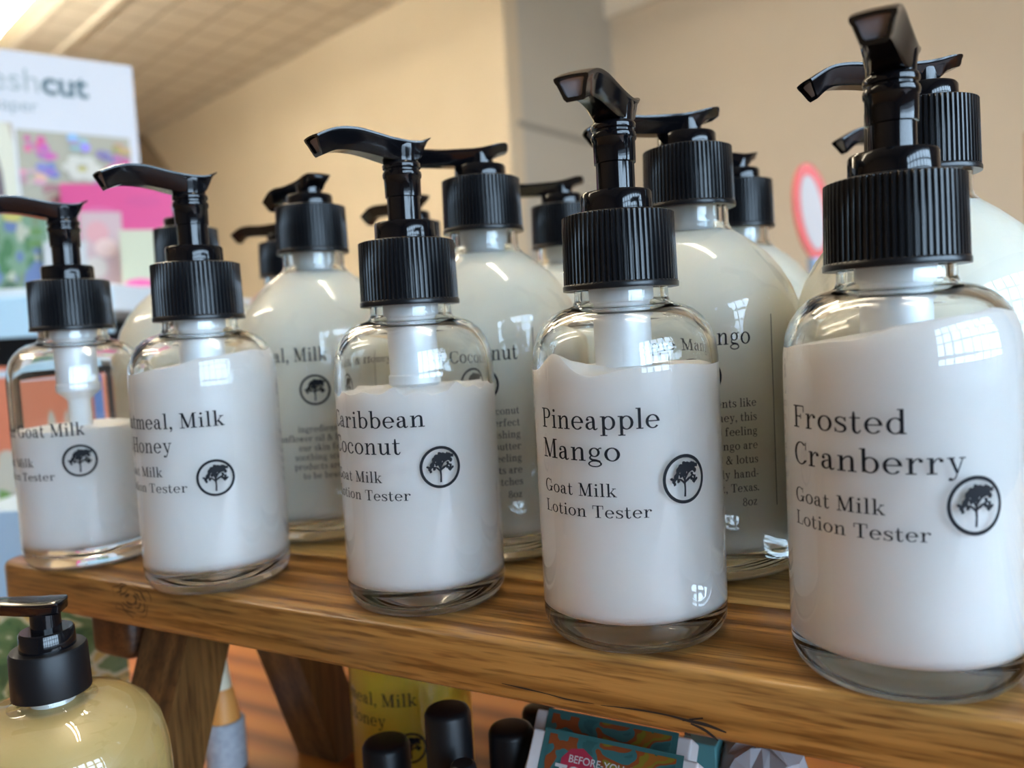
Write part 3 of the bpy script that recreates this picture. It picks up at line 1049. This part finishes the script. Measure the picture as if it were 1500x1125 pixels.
for key, x, y, lines, off, ez, hd, top, lab in SMALL:
    face = facing(x, y)
    t = thing('tester_bottle', lab, 'lotion bottle', (x, y, 0), face, 'small tester bottles in the front row')
    if src is None:
        obj('glass_bottle', *shell(OUT_S, IN_S), M_GLASS, t, None, 0, 50)
        pump(t, 's')
        src = t
        ha = t
    else:
        for ch in list(src.children):
            if ch.name.split('.')[0] in ('glass_bottle', 'cap', 'collar', 'pump_stem', 'pump_head', 'dip_tube'):
                copy_part(ch, t)
    for ch in t.children:
        nm = ch.name.split('.')[0]
        if nm == 'pump_head':
            ch.rotation_euler.z = math.atan2(hd[1], hd[0]) - face
        elif nm == 'cap':
            ch.rotation_euler.z = random.uniform(0, 6)
        if nm in ('pump_head', 'pump_stem'):
            ch.location.z = -1.0 * S if key == 'F' else 0.0
    obj('lotion', *lotion_mesh(IN_S, top), M_LOTION, t, None, 0, 60)
    small_label(t, lines, off, ez)

# ------------------------------------------------------------------ big bottles behind
BIG = [
    ('b1', -124.9, 324.6, (9, -24), None, 'large cream lotion pump bottle behind the two leftmost small bottles'),
    ('b2', -66.9, 288.1, (-19, 20), 'b2', 'large cream lotion pump bottle between Oatmeal and Caribbean bottles, label ending in Milk'),
    ('b3', -6.2, 254.1, (-27, -3), 'b3', 'large cream lotion pump bottle directly behind the Caribbean Coconut tester'),
    ('b4', 51.1, 226.0, (-27, -2), 'b4', 'large cream lotion pump bottle directly behind the Pineapple Mango tester'),
    ('b5', 97.4, 191.3, (-28, -3), None, 'large cream lotion pump bottle directly behind the Frosted Cranberry tester'),
    ('c1', -103, 387, (-24, 9), None, 'large back-row lotion bottle, leftmost, peeping out beside the bottle labelled Milk'),
    ('c2', -38, 341, (-20, 17), None, 'large back-row lotion bottle, only its pump showing behind the Caribbean Coconut pump'),
    ('c3', 23, 318, (-22, 3), None, 'large back-row lotion bottle, its cap showing left of the Pineapple Mango pump'),
    ('c4', 81, 285, (-20, -18), None, 'large back-row lotion bottle, its cap showing right of the Pineapple Mango pump'),
    ('c5', 131, 256, (-28, -3), None, 'large back-row lotion bottle hidden behind the Frosted Cranberry cap but for its spout'),
]
TEXTS = {
    'b2': (['ingredients like', 'sunflower oil & honey', 'our skin feeling', 'soothing scent to', 'products are pro-', 'to be beautiful,'], 20.0, 37.4, 3.02),
    'b3': (['coconut', 'perfect', 'refreshing', 'butter', 'feeling', 'scents are', 'batches'], 14.2, 43.2, 3.33),
    'b4': (['ingredients like', 'honey, this', 'feeling', 'Mango are', '& lotus', 'lovingly hand-', 't, Texas.'], 29.4, 44.8, 3.49),
}
BTOP = lambda a, f: 88.6 + .3 * (1 - f)
LOT_B = lotion_mesh(IN_B, BTOP, 80)
src = None
for key, x, y, hd, tx, lab in BIG:
    face = facing(x, y)
    t = thing('lotion_bottle', lab, 'lotion bottle', (x, y, 0), face, 'large lotion bottles behind the testers')
    if src is None:
        obj('glass_bottle', *shell(OUT_B, IN_B), M_GLASS2, t, None, 0, 50)
        obj('lotion', *LOT_B, M_LOTION2, t, None, 0, 60)
        pump(t, 'b')
        src = t
    else:
        for ch in list(src.children):
            copy_part(ch, t)
    for ch in t.children:
        nm = ch.name.split('.')[0]
        if nm == 'pump_head':
            ch.rotation_euler.z = math.atan2(hd[1], hd[0]) - face
        elif nm == 'cap':
            ch.rotation_euler.z = random.uniform(0, 6)
    if tx:
        R = 28.8 + INK
        rows, right, z0, dz = TEXTS[tx]
        P = [line_on(r, R, right, z0 - i * dz, 2.05, None, 'r', .98) for i, r in enumerate(rows)]
        if tx == 'b2':
            P.append(line_on('Oatmeal, Milk', R, 3.9, 60.1, 4.3, 33.0, 'r'))
            P.append(line_on('& Honey', R, 9.5, 60.1, 4.3, 19.5, 'l'))
            ec, ezz = -5.0, 50.8
        elif tx == 'b3':
            P.append(line_on('Caribbean Coconut', R, 15.0, 58.4, 4.3, 43.0, 'r'))
            P.append(line_on('8oz', R, 13.2, 19.6, 2.1, None, 'r', 1.0))
            ec, ezz = -6.0, 51.8
        else:
            P.append(line_on('Pineapple Mango', R, 27.3, 60.1, 4.3, 40.5, 'r'))
            P.append(line_on('8oz', R, 28.0, 20.3, 2.1, None, 'r', 1.0))
            ec, ezz = 2.6, 52.6
        g = Glyph()
        g.v(0, 19.5, 67, .22)
        P.append(wrap((g.V, g.F), R, right + 10.6, 0))
        text_part(t, P)
        obj('emblem', *wrap(emblem_flat(4.9), R, ec, ezz), M_INK, t)

# ------------------------------------------------------------------ amber soap bottle at lower left
sx, sy, zb = -123.5, 206.0, ZT
fc = facing(sx, sy)
FS = 0.885
zb = EYE + (ZT - EYE) / FS
t = thing('soap_bottle', 'squat bottle of honey coloured soap with a smooth black pump, in front of the riser', 'soap bottle', (sx * FS, sy * FS, ZT), fc)
t.scale = (FS, FS, FS)
k = -20.3 - zb
outp = [(6.4, k + 11), (7.6, k + 11), (7.8, k), (8.0, k - 1.0), (9.2, k - 1.7), (13, k - 2.4), (18, k - 4.0), (22.4, k - 7.4), (25.2, k - 12), (26.7, k - 18), (27.2, k - 25), (27.2, 5), (26, 2), (24, .5), (21, 0), (0, 1)]
innp = [(0, 5), (22, 5), (25, 7), (25.8, 10), (25.8, k - 25), (25.3, k - 18.4), (23.9, k - 13), (21.3, k - 8.9), (17.4, k - 5.6), (12.6, k - 4.0), (8.6, k - 3.0), (7.0, k - 1.4), (6.7, k + 5)]
obj('glass_bottle', *shell(outp, innp, 80), M_GLASS, t, None, 0, 50)
obj('soap', *lotion_mesh(innp, lambda a, f: k - 3.4, 80), M_SOAP, t, None, 0, 60)
obj('cap', *lathe([(6, k + .2), (9.3, k + .2), (9.35, k + 1), (9.1, k + 11.4), (8.7, k + 12), (0, k + 12)], 64), M_CAPM, t, None, 0, 40)
obj('collar', *lathe([(6.6, k + 12), (6.5, k + 16.2), (6.1, k + 16.7), (0, k + 16.7)], 56), M_PUMP, t, None, 0, 40)
obj('pump_stem', *lathe([(3.6, k + 16), (3.6, k + 22), (0, k + 22)], 40), M_PUMP, t, None, 0, 40)
hm, pm = head_mesh([[-4.6, k + 23.6, k + 21.2, 3.4, 3.0, .6], [-4.0, k + 24.0, k + 21.0, 4.0, 3.6, .7], [0, k + 24.2, k + 20.8, 4.2, 3.6, .8], [5, k + 24.6, k + 21.2, 4.0, 3.0, .8], [11, k + 25.2, k + 22.0, 3.6, 2.5, .8], [17, k + 25.2, k + 22.2, 3.3, 2.3, .8], [21, k + 24.4, k + 21.8, 3.2, 2.2, .8]], 1.2)
h = obj('pump_head', *hm, M_PUMP, t, None, math.atan2(-4, -22) - fc, 38)
obj('spout_opening', *pm, M_BORE, h)
obj('dip_tube', *lathe([(5.2, k + 10), (5.2, k - 3), (3, k - 5), (3, 8), (2.2, 8), (2.2, k - 5)], 32), M_HOUSING, t, None, 0, 40)

# ------------------------------------------------------------------ under the riser
# yellow tester on the table
yx, yy = at(605, 1060, 265).x, 265.0
fc = facing(yx, yy)
t = thing('yellow_bottle', 'small bottle of bright yellow liquid labelled Oatmeal, Milk & Honey standing under the riser', 'bottle', (yx, yy, ZT), fc)
OUT_Y = [(8.3, 75), (9.6, 75), (9.8, 67), (10.2, 65.8), (13, 65.2), (16.6, 63.4), (18.9, 60.4), (19.9, 56.5), (20, 53), (20, 5), (19.4, 2.4), (18, .7), (15.6, 0), (0, .8)]
IN_Y = [(0, 6.6), (15, 6.4), (18, 7.4), (18.5, 10), (18.5, 53), (18.3, 56.8), (17.2, 60.4), (14.6, 62.6), (11, 63.8), (8.8, 65), (8.4, 70)]
obj('glass_bottle', *shell(OUT_Y, IN_Y, 80), M_GLASS, t, None, 0, 50)
obj('liquid', *lotion_mesh(IN_Y, lambda a, f: 62.9, 80), M_YELLOW, t, None, 0, 60)
obj('cap', *lathe([(8.5, 66.2), (11.6, 66.2), (11.5, 75.6), (0, 75.6)], 48), M_CAPM, t, None, 0, 40)
R = 20 + INK
text_part(t, [line_on('Oatmeal, Milk', R, -97, 43.0, 4.0, 35.6), line_on('& Honey', R, -87, 36.3, 4.0, 21.7)])
obj('emblem', *wrap(emblem_flat(4.9), R, -3, 29.6), M_INK, t)

M_AMBER = mat('brown_bottle', (0.06, 0.02, 0.006), 0.15)
ROLL = [(565, 1084, 222, 6.9, 'small bottle with black cap in front of the yellow bottle, left of the tall cap'), (655, 1036, 205, 6.2, 'small bottle with the tallest black cap, in front of the yellow bottle'),
        (748, 1063, 208, 6.2, 'small bottle with black cap between the yellow bottle and the colourful box'), (789, 1036, 235, 5.2, 'small dark bottle with black cap tucked behind the colourful boxes'),
        (678, 1117, 190, 3.4, 'low slim black cap at the lower edge in front of the yellow bottle')]
for px, py, Y, r, lab in ROLL:
    p = at(px, py, Y)
    t = thing('capped_bottle', lab, 'small bottle', (p.x, p.y, ZT), 0, 'black capped small bottles under the riser')
    hh = p.z - ZT
    hb = hh - min(24, hh * .45)
    obj('body', *lathe([(0, 0), (r * .95, 0), (r * 1.05, 1), (r * 1.05, hb - 3), (r * .7, hb - .5), (r * .7, hb + 4), (0, hb + 4)], 40), M_AMBER, t, None, 0, 40)
    obj('cap', *lathe([(r * .75, hb), (r * 1.02, hb), (r, hb + .6), (r * .97, hh - 1.6), (r * .88, hh - .5), (r * .7, hh), (0, hh - .15)], 48), M_CAPM, t, None, 0, 40)


def pattern_mat(name, cols, scale=60, base=None):
    m = bpy.data.materials.new(name)
    m.use_nodes = True
    N, L, b = nodes_of(m)
    tc = N.new('ShaderNodeTexCoord')
    nz = N.new('ShaderNodeTexNoise')
    nz.inputs['Scale'].default_value = scale
    nz.inputs['Detail'].default_value = 1.5
    nz.inputs['Distortion'].default_value = 1.6
    rp = N.new('ShaderNodeValToRGB')
    rp.color_ramp.interpolation = 'CONSTANT'
    el = rp.color_ramp.elements
    n = len(cols)
    el[0].position, el[0].color = 0.0, (*cols[0], 1)
    el[1].position, el[1].color = .30 + .4 / (n - 1) if n > 1 else .5, (*cols[1], 1)
    for i in range(2, n):
        e = el.new(.30 + .42 * i / (n - 1))
        e.color = (*cols[i], 1)
    L.new(tc.outputs['Object'], nz.inputs['Vector'])
    L.new(nz.outputs[0], rp.inputs[0])
    L.new(rp.outputs[0], b.inputs['Base Color'])
    b.inputs['Roughness'].default_value = 0.4
    return m


M_BOXW = mat('white_card', (0.62, 0.60, 0.60), 0.5)
M_BOXT = mat('teal_card', (0.03, 0.12, 0.12), 0.45)
M_TROP = pattern_mat('tropical_print', [(0.02, 0.09, 0.09), (0.03, 0.12, 0.12), (0.22, 0.05, 0.012), (0.18, 0.14, 0.012), (0.26, 0.09, 0.012), (0.035, 0.11, 0.05)], 90)


def text_mesh(body, size, off=0.0):
    """default sans lettering as flat polygons in mm, left aligned at the origin"""
    cu = bpy.data.curves.new('lettering', 'FONT')
    cu.body = body
    cu.size = size
    cu.offset = off
    cu.resolution_u = 4
    o = bpy.data.objects.new('lettering', cu)
    COL.objects.link(o)
    dg = bpy.context.evaluated_depsgraph_get()
    dg.update()
    me = bpy.data.meshes.new_from_object(o.evaluated_get(dg))
    V = [tuple(v.co) for v in me.vertices]
    F = [tuple(p.vertices) for p in me.polygons]
    bpy.data.objects.remove(o)
    bpy.data.curves.remove(cu)
    bpy.data.meshes.remove(me)
    return V, F


def frame_from(o, xd, yd):
    x = xd.normalized()
    y = (yd - x * yd.dot(x)).normalized()
    z = x.cross(y)
    return Matrix(((x.x, y.x, z.x, o.x), (x.y, y.y, z.y, o.y), (x.z, y.z, z.z, o.z), (0, 0, 0, 1)))


# two colourful flat boxes leaning back in the gap under the riser
tilt = rad(52)
xd = UU.copy()
yd = VV * cos(tilt) + Vector((0, 0, 1)) * sin(tilt)
M_TXT = mat('white_print', (0.50, 0.48, 0.47), .6)
for i, (tl, Y, lab) in enumerate((((808, 1071), 196.0, 'colourful flat tropical box with white lettering leaning in front under the riser'),
                                  ((812, 1042), 208.0, 'colourful flat tropical box mostly hidden behind the lettered box'))):
    p = at(*tl, Y)
    W, Hh, D = 32.0, 36.0, 7.0
    foot = p - yd * Hh
    low = (foot - xd.cross(yd) * D)
    Hh -= max(0.0, (ZT + .3 - min(foot.z, low.z)) / yd.z)
    M = frame_from(p - yd * Hh, xd, yd)
    base = M.to_translation()
    t = thing('printed_box', lab, 'box', base)
    M3 = M.to_3x3().to_4x4()
    obj('carton', *mv(box(-5, W + 5, 0, Hh, -D, 0, .6), M3), M_BOXW, t)
    obj('border', *mv(box(-1.6, W + 1.6, 1, Hh + .02 - 1.0 + 1.6, 0.0, .12), M3), M_BOXT, t)
    f = obj('picture', *mv(box(0, W, 1.5, Hh - .4, .1, .25), M3), M_TROP, t)
    if i == 0:
        a = mv(text_mesh('BEFORE-YOU-GO', 2.4, .02), Matrix.Translation((6.0, Hh - 6.0, .32)))
        b = mv(text_mesh('TOILET', 5.0, .16), Matrix.Translation((3.0, Hh - 10.4, .32)))
        obj('lettering', *mv(merge(a, b), M3), M_TXT, t)
        g = Glyph()
        g.d(0, 0, 4.6, 9)
        bl = [(x + 8.5, y + Hh - 7.0, .28) for x, y in g.V]
        obj('blossom', *mv((bl, g.F), M3), mat('crimson_print', (0.35, 0.02, 0.05), .5), t)

p = at(1030, 1100, 205)
t = thing('teal_box', 'slim teal box standing under the riser right of the tropical boxes', 'box', (p.x, p.y, ZT), RISER_ROT)
obj('carton', *box(-4.5, 4.5, -4, 14, 0, p.z - ZT + 4, .4), mat('teal_board', (0.08, 0.26, 0.28), .5), t)
p = at(1103, 1112, 200)
rn = random.Random(4)
V, F = lathe([(0, 0), (10, 0), (12, 6), (11, 16), (12, 26), (9, 32), (4, 34), (0, 33)], 20)
V = [(x + rn.uniform(-1.4, 1.4), y + rn.uniform(-1.4, 1.4), z * (p.z - ZT + 5) / 34 + (rn.uniform(-1.2, 1.2) if z > 1 else 0)) for x, y, z in V]
tag(obj('paper_bundle', V, F, mat('grey_tissue', (0.42, 0.42, 0.45), .7), None, (p.x + 2, p.y, ZT)), 'crumpled grey tissue bundle under the right part of the riser', 'paper')
p = at(1065, 1112, 240)  # block added to give the dark gap between teal box and tissue
tag(obj('dark_gap_block', *box(-14, 14, -6, 6, 0, p.z - ZT + 4, .8), mat('dark_red_brown', (0.10, 0.025, 0.012), .6), None, (p.x, p.y, ZT), RISER_ROT), 'dark red-brown block put in for the dark gap behind the teal box', 'block')

# grey pot and its neighbours in the gap between the riser's legs
p = at(328, 1052, 296)
t = thing('grey_pot', 'small grey stone pot with a pale cone lid seen between the legs of the riser', 'pot', (p.x, p.y, ZT))
hp = p.z - ZT
gp = speckle(mat('grey_stone', (0.30, 0.31, 0.34), .8), (0.38, 0.39, 0.42), 400)
obj('pot', *lathe([(0, 0), (7.0, 0), (7.3, 1), (7.3, hp - .5), (6.9, hp), (6.3, hp), (6.2, hp - 2), (0, hp - 2)], 48), gp, t, None, 0, 40)
obj('wax', *lathe([(6.2, hp - 2), (5.4, hp + 4), (4.4, hp + 11), (3.8, hp + 12), (0, hp + 12)], 40), mat('orange_wax', (0.72, 0.30, 0.07), .5), t, None, 0, 40)
obj('lid', *lathe([(3.7, hp + 12), (2.7, hp + 24), (1.8, hp + 30), (0, hp + 30.6)], 32), mat('cream_lid', (0.72, 0.66, 0.48), .5), t, None, 0, 40)

# ------------------------------------------------------------------ card display at far left
SP = mat('white_sign_board', (0.60, 0.585, 0.59), 0.6)
tr = at(193, 97, 1000)
tl = at(0, 72, 920)
xd = (tr - tl)
xd.z = 0
xd.normalize()
zd = Vector((0, 0, 1))
SW, SH = 260.0, 470.0
M = frame_from(tr - xd * SW - zd * SH, xd, zd)
M3 = M.to_3x3().to_4x4()
ZCT = at(60, 440, 960).z      # counter edge level
base = M.to_translation()
base.z = ZCT
dz = tr.z - base.z
t = thing('card_sign', 'white sign board headed freshcut paper with photos of flowers and a dark haired woman', 'sign', base)
obj('board', *mv(box(0, SW, 0, dz, -6, 0, .8), M3), SP, t)
sy = dz
g2 = text_mesh('cut', 37, 1.0)
x2 = SW - 50 - max(v[0] for v in g2[0])
g1 = text_mesh('fresh', 37, -.1)
x1 = x2 - 2.5 - max(v[0] for v in g1[0])
obj('heading', *mv(mv(g1, Matrix.Translation((x1, sy - 44, .5))), M3), mat('grey_print', (0.33, 0.37, 0.36), .6), t)
obj('heading', *mv(mv(g2, Matrix.Translation((x2, sy - 44, .5))), M3), mat('slate_print', (0.08, 0.13, 0.14), .6), t)
g3 = text_mesh('paper', 20, .0)
obj('subheading', *mv(mv(g3, Matrix.Translation((SW - 103 - max(v[0] for v in g3[0]), sy - 66, .5))), M3), mat('pale_print', (0.30, 0.34, 0.34), .6), t)


def picture(root, name, rect, bgc, blobs, M3):
    """printed photo: a coloured rectangle with flat printed shapes"""
    x0, x1, y0, y1 = rect
    V, F, fm, ms = [], [], [], []

    def col(c):
        c = tuple(round(v * 20) / 20 + .01 for v in c)
        for i, (cc, m) in enumerate(ms):
            if cc == c:
                return i
        ms.append((c, mat('print', c, .5)))
        return len(ms) - 1
    V += [(x0, y0, .3), (x1, y0, .3), (x1, y1, .3), (x0, y1, .3)]
    F.append((0, 1, 2, 3))
    fm.append(col(bgc))
    z = .34
    for bx, by, rx, ry, c in blobs:
        o = len(V)
        n = 14
        for i in range(n):
            px = x0 + (bx + rx * cos(2 * pi * i / n)) * (x1 - x0)
            py = y0 + (by + ry * sin(2 * pi * i / n)) * (y1 - y0)
            V.append((min(max(px, x0), x1), min(max(py, y0), y1), z))
        z += .03
        F.append(tuple(range(o, o + n)))
        fm.append(col(c))
    return obj(name, *mv((V, F), M3), [m for c, m in ms], root, None, 0, None, fm)


rp_ = random.Random(3)
pk, vi, wh, gn, rd = (0.50, 0.07, 0.20), (0.16, 0.13, 0.34), (0.56, 0.52, 0.42), (0.10, 0.24, 0.06), (0.55, 0.08, 0.08)
fl = [(rp_.uniform(.05, .95), rp_.uniform(.03, .35), .09, .08, rp_.choice([gn, gn, (0.30, .12, .12), (0.42, .30, .22)])) for _ in range(14)]
for cx_, cy_, cl in ((.16, .82, pk), (.24, .70, (0.40, .08, .26)), (.26, .46, vi), (.10, .36, (0.52, .26, .24)), (.80, .74, vi), (.90, .62, pk), (.84, .5, (0.50, .09, .20)), (.55, .86, (0.26, .30, .52)), (.92, .82, (0.40, .26, .08)), (.72, .3, (0.34, .10, .26))):
    for _ in range(7):
        fl.append((cx_ + rp_.uniform(-.08, .08), cy_ + rp_.uniform(-.08, .08), rp_.uniform(.03, .06), rp_.uniform(.03, .06), tuple(v * rp_.uniform(.7, 1.35) for v in cl)))
for q in range(6):
    fl.append((.54 + .11 * cos(q * 1.05), .52 + .12 * sin(q * 1.05), .07, .07, wh))
fl.append((.54, .51, .04, .04, (0.50, .40, .10)))
picture(t, 'flower_photo', (SW - 127, SW - 10, sy - 168, sy - 86), (0.36, 0.30, 0.22), fl, M3)
wm = [(.75, .6, .3, .5, (0.62, .55, .42)), (.42, .62, .30, .50, (0.08, .03, .025)), (.62, .35, .2, .5, (0.09, .035, .03)), (.36, .78, .17, .24, (0.60, .26, .16)), (.36, .55, .1, .1, (0.55, .22, .13)),
      (.40, .12, .36, .34, (0.62, .36, .30)), (.22, .30, .12, .14, (0.58, .52, .60)), (.45, .3, .14, .12, (0.60, .30, .28)), (.5, .02, .5, .1, (0.16, .20, .38))]
picture(t, 'woman_photo', (SW - 198, SW - 130, sy - 205, sy - 80), (0.40, 0.30, 0.22), wm, M3)

# cards standing in tiers before the sign
def card(px0, py0, px1, py1, Y, colr, lab, name='greeting_card', blobs=None, bot=None, group='greeting cards before the sign'):
    a = at(px0, py0, Y)
    b = at(px1, py1, Y)
    wd = b.x - a.x
    hh = a.z - (bot if bot is not None else ZCT)
    lean = rad(9)
    yd_ = Vector((0, sin(lean), cos(lean)))
    Mx = frame_from(Vector((a.x, Y, bot if bot is not None else ZCT)), Vector((cos(rad(20)), sin(rad(20)), 0)), yd_)
    M3_ = Mx.to_3x3().to_4x4()
    c_ = thing(name, lab, 'card', Mx.to_translation(), 0, group)
    obj('card', *mv(box(0, wd, 0, hh, -1.5, 0, .3), M3_), mat('card_stock', colr, .5), c_)
    if blobs:
        picture(c_, 'print', (2, wd - 2, 2, hh - 2), colr, blobs, M3_)
    return c_


pink = (0.60, 0.07, 0.20)
card(82, 262, 252, 330, 905, pink, 'bright pink card, the widest one in front of the white sign', blobs=[(.3, .7, .2, .1, (0.62, .12, .26)), (.7, .85, .16, .06, (0.56, .05, .18))])
card(112, 306, 176, 380, 880, (0.52, 0.33, 0.33), 'dusty rose patterned card left of the pale yellow card', blobs=[(.4, .75, .3, .15, (0.62, .30, .32)), (.6, .55, .3, .12, (0.70, .50, .46)), (.3, .3, .3, .14, (0.55, .50, .46))])
card(172, 334, 226, 400, 855, (0.50, 0.49, 0.36), 'pale yellow card with a pink foot band beside the second pump', blobs=[(.5, .05, .5, .10, (0.74, .12, .30))])
card(60, 352, 122, 400, 850, (0.45, 0.47, 0.46), 'pale grey card low in front of the dusty rose card', blobs=[(.5, .6, .35, .2, (0.52, .56, .50))])
rq = random.Random(9)
fl2 = [(rq.uniform(0, 1), rq.uniform(.05, .95), rq.uniform(.04, .10), rq.uniform(.05, .13), rq.choice([(0.05, .16, .04), (0.09, .22, .06), (0.03, .10, .04), (0.14, .22, .10), (0.10, .14, .32), (0.40, .38, .30)])) for _ in range(46)]
fl2 += [(.1, .88, .12, .1, (0.55, .28, .07)), (.3, .95, .14, .07, (0.60, .36, .14)), (.62, .9, .12, .08, (0.45, .40, .10)), (.85, .2, .12, .1, (0.09, .13, .30))]
card(-70, 296, 58, 400, 835, (0.14, 0.24, 0.16), 'dark green leafy card with blue and orange flowers at the far left', blobs=fl2)

# counter with pale edge, dark recess, coral book and blue box on the level below
LOW = box(-520, 175, -470, 420, ZT - 30 - ZF, ZT - ZF, 2)
ct = thing('display_counter', 'pale blue-white display counter holding the cards and sign', 'counter', (at(60, 440, 960).x, 960, ZF))
M_CT = speckle(mat('pale_counter', (0.60, 0.66, 0.70), .45), (0.66, 0.71, 0.74), 30)
obj('countertop', *box(-520, 175, -190, 420, ZCT - 26 - ZF, ZCT - ZF, 2), M_CT, ct)
obj('lower_shelf', *LOW, mat('pale_shelf', (0.42, 0.50, 0.58), .5), ct)
obj('edge_strip', *box(-520, 175, -196, -190.2, ZCT - 46 - ZF, ZCT - 8 - ZF, 1), mat('sky_blue_strip', (0.50, 0.70, 0.80), .4), ct)
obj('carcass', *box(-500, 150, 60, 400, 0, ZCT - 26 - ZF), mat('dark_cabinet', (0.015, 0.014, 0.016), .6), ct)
c0 = at(-120, 545, 640)
c1 = at(168, 545, 640)
M_COR = (0.72, 0.22, 0.12)
bk = thing('picture_book', 'coral red illustrated book standing behind the half-empty bottle', 'book', (c0.x, 640, ZT + .05))
hh = c0.z - ZT
obj('cover', *box(0, c1.x - c0.x, 0, 12, 0, hh, .8), [mat('coral_cover', M_COR, .45)], bk)
MB = Matrix(((1, 0, 0, 0), (0, 0, -1, 0), (0, 1, 0, 0), (0, 0, 0, 1)))
bb = [(.62, .72, .05, .10, wh), (.70, .60, .06, .12, (0.72, .62, .58)), (.78, .66, .05, .16, (0.62, .45, .36)), (.86, .7, .04, .1, wh), (.55, .6, .05, .1, (0.55, .40, .12)), (.72, .35, .10, .12, wh), (.45, .4, .10, .2, wh), (.40, .25, .08, .12, (0.18, .34, .08)), (.35, .55, .05, .1, (0.70, .35, .10)), (.30, .35, .08, .14, (0.72, .70, .68))]
picture(bk, 'cover_print', (2, (c1.x - c0.x) * .9, 2, hh - 10), M_COR, bb, MB)
obj('spine_band', *box((c1.x - c0.x) * .92, c1.x - c0.x - .5, -.5, 0, 1, hh - 1), mat('blue_print', (0.14, 0.26, 0.55), .5), bk)
obj('top_label', *box(4, c1.x - c0.x - 4, -.6, 0, hh - 8, hh - 3), mat('pale_blue_print', (0.60, 0.68, 0.74), .5), bk)
c0 = at(-60, 752, 520)
c1 = at(34, 752, 520)
tag(obj('blue_box', *box(0, c1.x - c0.x, 0, 60, 0, c0.z - ZT, 1), mat('sky_blue_card', (0.42, 0.58, 0.74), .5), None, (c0.x, 520, ZT)), 'light blue box on the table beyond the left end of the riser', 'box')

# green leafy pouch on the table beyond the riser's left end
c0, c1 = at(-90, 905, 335), at(168, 905, 335)
t = thing('green_pouch', 'green leaf-patterned pouch on the table behind the soap bottle pump', 'pouch', (c0.x, 335, ZT))
pw, ph = c1.x - c0.x, c0.z - ZT
M_LEAF = pattern_mat('leaf_print', [(0.05, 0.10, 0.04), (0.09, 0.16, 0.06), (0.14, 0.20, 0.08), (0.50, 0.48, 0.32), (0.48, 0.34, 0.10), (0.08, 0.14, 0.05)], 60)
V, F = [], []
nx, nz = 16, 9
for sd in (0, 1):
    for j in range(nz + 1):
        for i in range(nx + 1):
            a, b = i / nx, j / nz
            th = 7.0 * (1 - (2 * a - 1) ** 4) * (1 - b ** 3) + .4
            V.append((a * pw, (8 + th) if sd else (8 - th), b * ph))
st_ = (nx + 1) * (nz + 1)
for j in range(nz):
    for i in range(nx):
        q = j * (nx + 1) + i
        F.append((q, q + 1, q + nx + 2, q + nx + 1))
        F.append((st_ + q, st_ + q + nx + 1, st_ + q + nx + 2, st_ + q + 1))
for i in range(nx):
    F.append((i, st_ + i, st_ + i + 1, i + 1))
    q = nz * (nx + 1) + i
    F.append((q, q + 1, st_ + q + 1, st_ + q))
for j in range(nz):
    q = j * (nx + 1)
    F.append((q, q + nx + 1, st_ + q + nx + 1, st_ + q))
    q += nx
    F.append((q, st_ + q, st_ + q + nx + 1, q + nx + 1))
obj('pouch_body', V, F, M_LEAF, t, None, 0, 50)
obj('seal_strip', *box(0, pw, 7.2, 8.8, ph, ph + 3), mat('dark_green_film', (0.02, 0.05, 0.02), .4), t)

# ------------------------------------------------------------------ right background: red and white oval sign, wooden post, far shelf
p = at(1190, 312, 1100)
t = thing('oval_sign', 'white upright oval sign with a red rim before the beige wall', 'sign', (p.x, 1100, ZF))
def oval(rx, rz, y0, y1, n=40):
    V, F = [], []
    for y in (y0, y1):
        for i in range(n):
            V.append((rx * cos(2 * pi * i / n), y, rz * sin(2 * pi * i / n)))
    for i in range(n):
        j = (i + 1) % n
        F.append((i, j, n + j, n + i))
    F += [tuple(range(n)), tuple(range(n, 2 * n))[::-1]]
    return V, F
q = p.z - ZF
M_RED = mat('red_enamel', (0.72, 0.06, 0.03), .4)
obj('rim', *mv(oval(24, 66, -4, 4), Matrix.Translation((0, 0, q)) @ Matrix.Rotation(rad(-8), 4, 'Y')), M_RED, t, None, 0, 40)
obj('face', *mv(oval(14, 50, -5, -3.9), Matrix.Translation((-1, 0, q)) @ Matrix.Rotation(rad(-8), 4, 'Y')), mat('white_face', (0.55, 0.48, 0.45), .5), t, None, 0, 40)
obj('post', *mv(lathe([(0, 0), (70, 0), (70, 12), (9, 14), (9, q - 60), (0, q - 60)], 24), Matrix.Identity(4)), mat('pale_post', (0.30, 0.40, 0.55), .5), t, None, 0, 40)
p = at(1496, 230, 1500)
q = at(1536, 180, 1500)
tag(obj('wooden_post', *box(0, 70, 0, 70, 0, q.z - ZF, 2), M_TABLE, None, (q.x, 1500, ZF)), 'orange wooden post at the right edge before the beige wall', 'post')
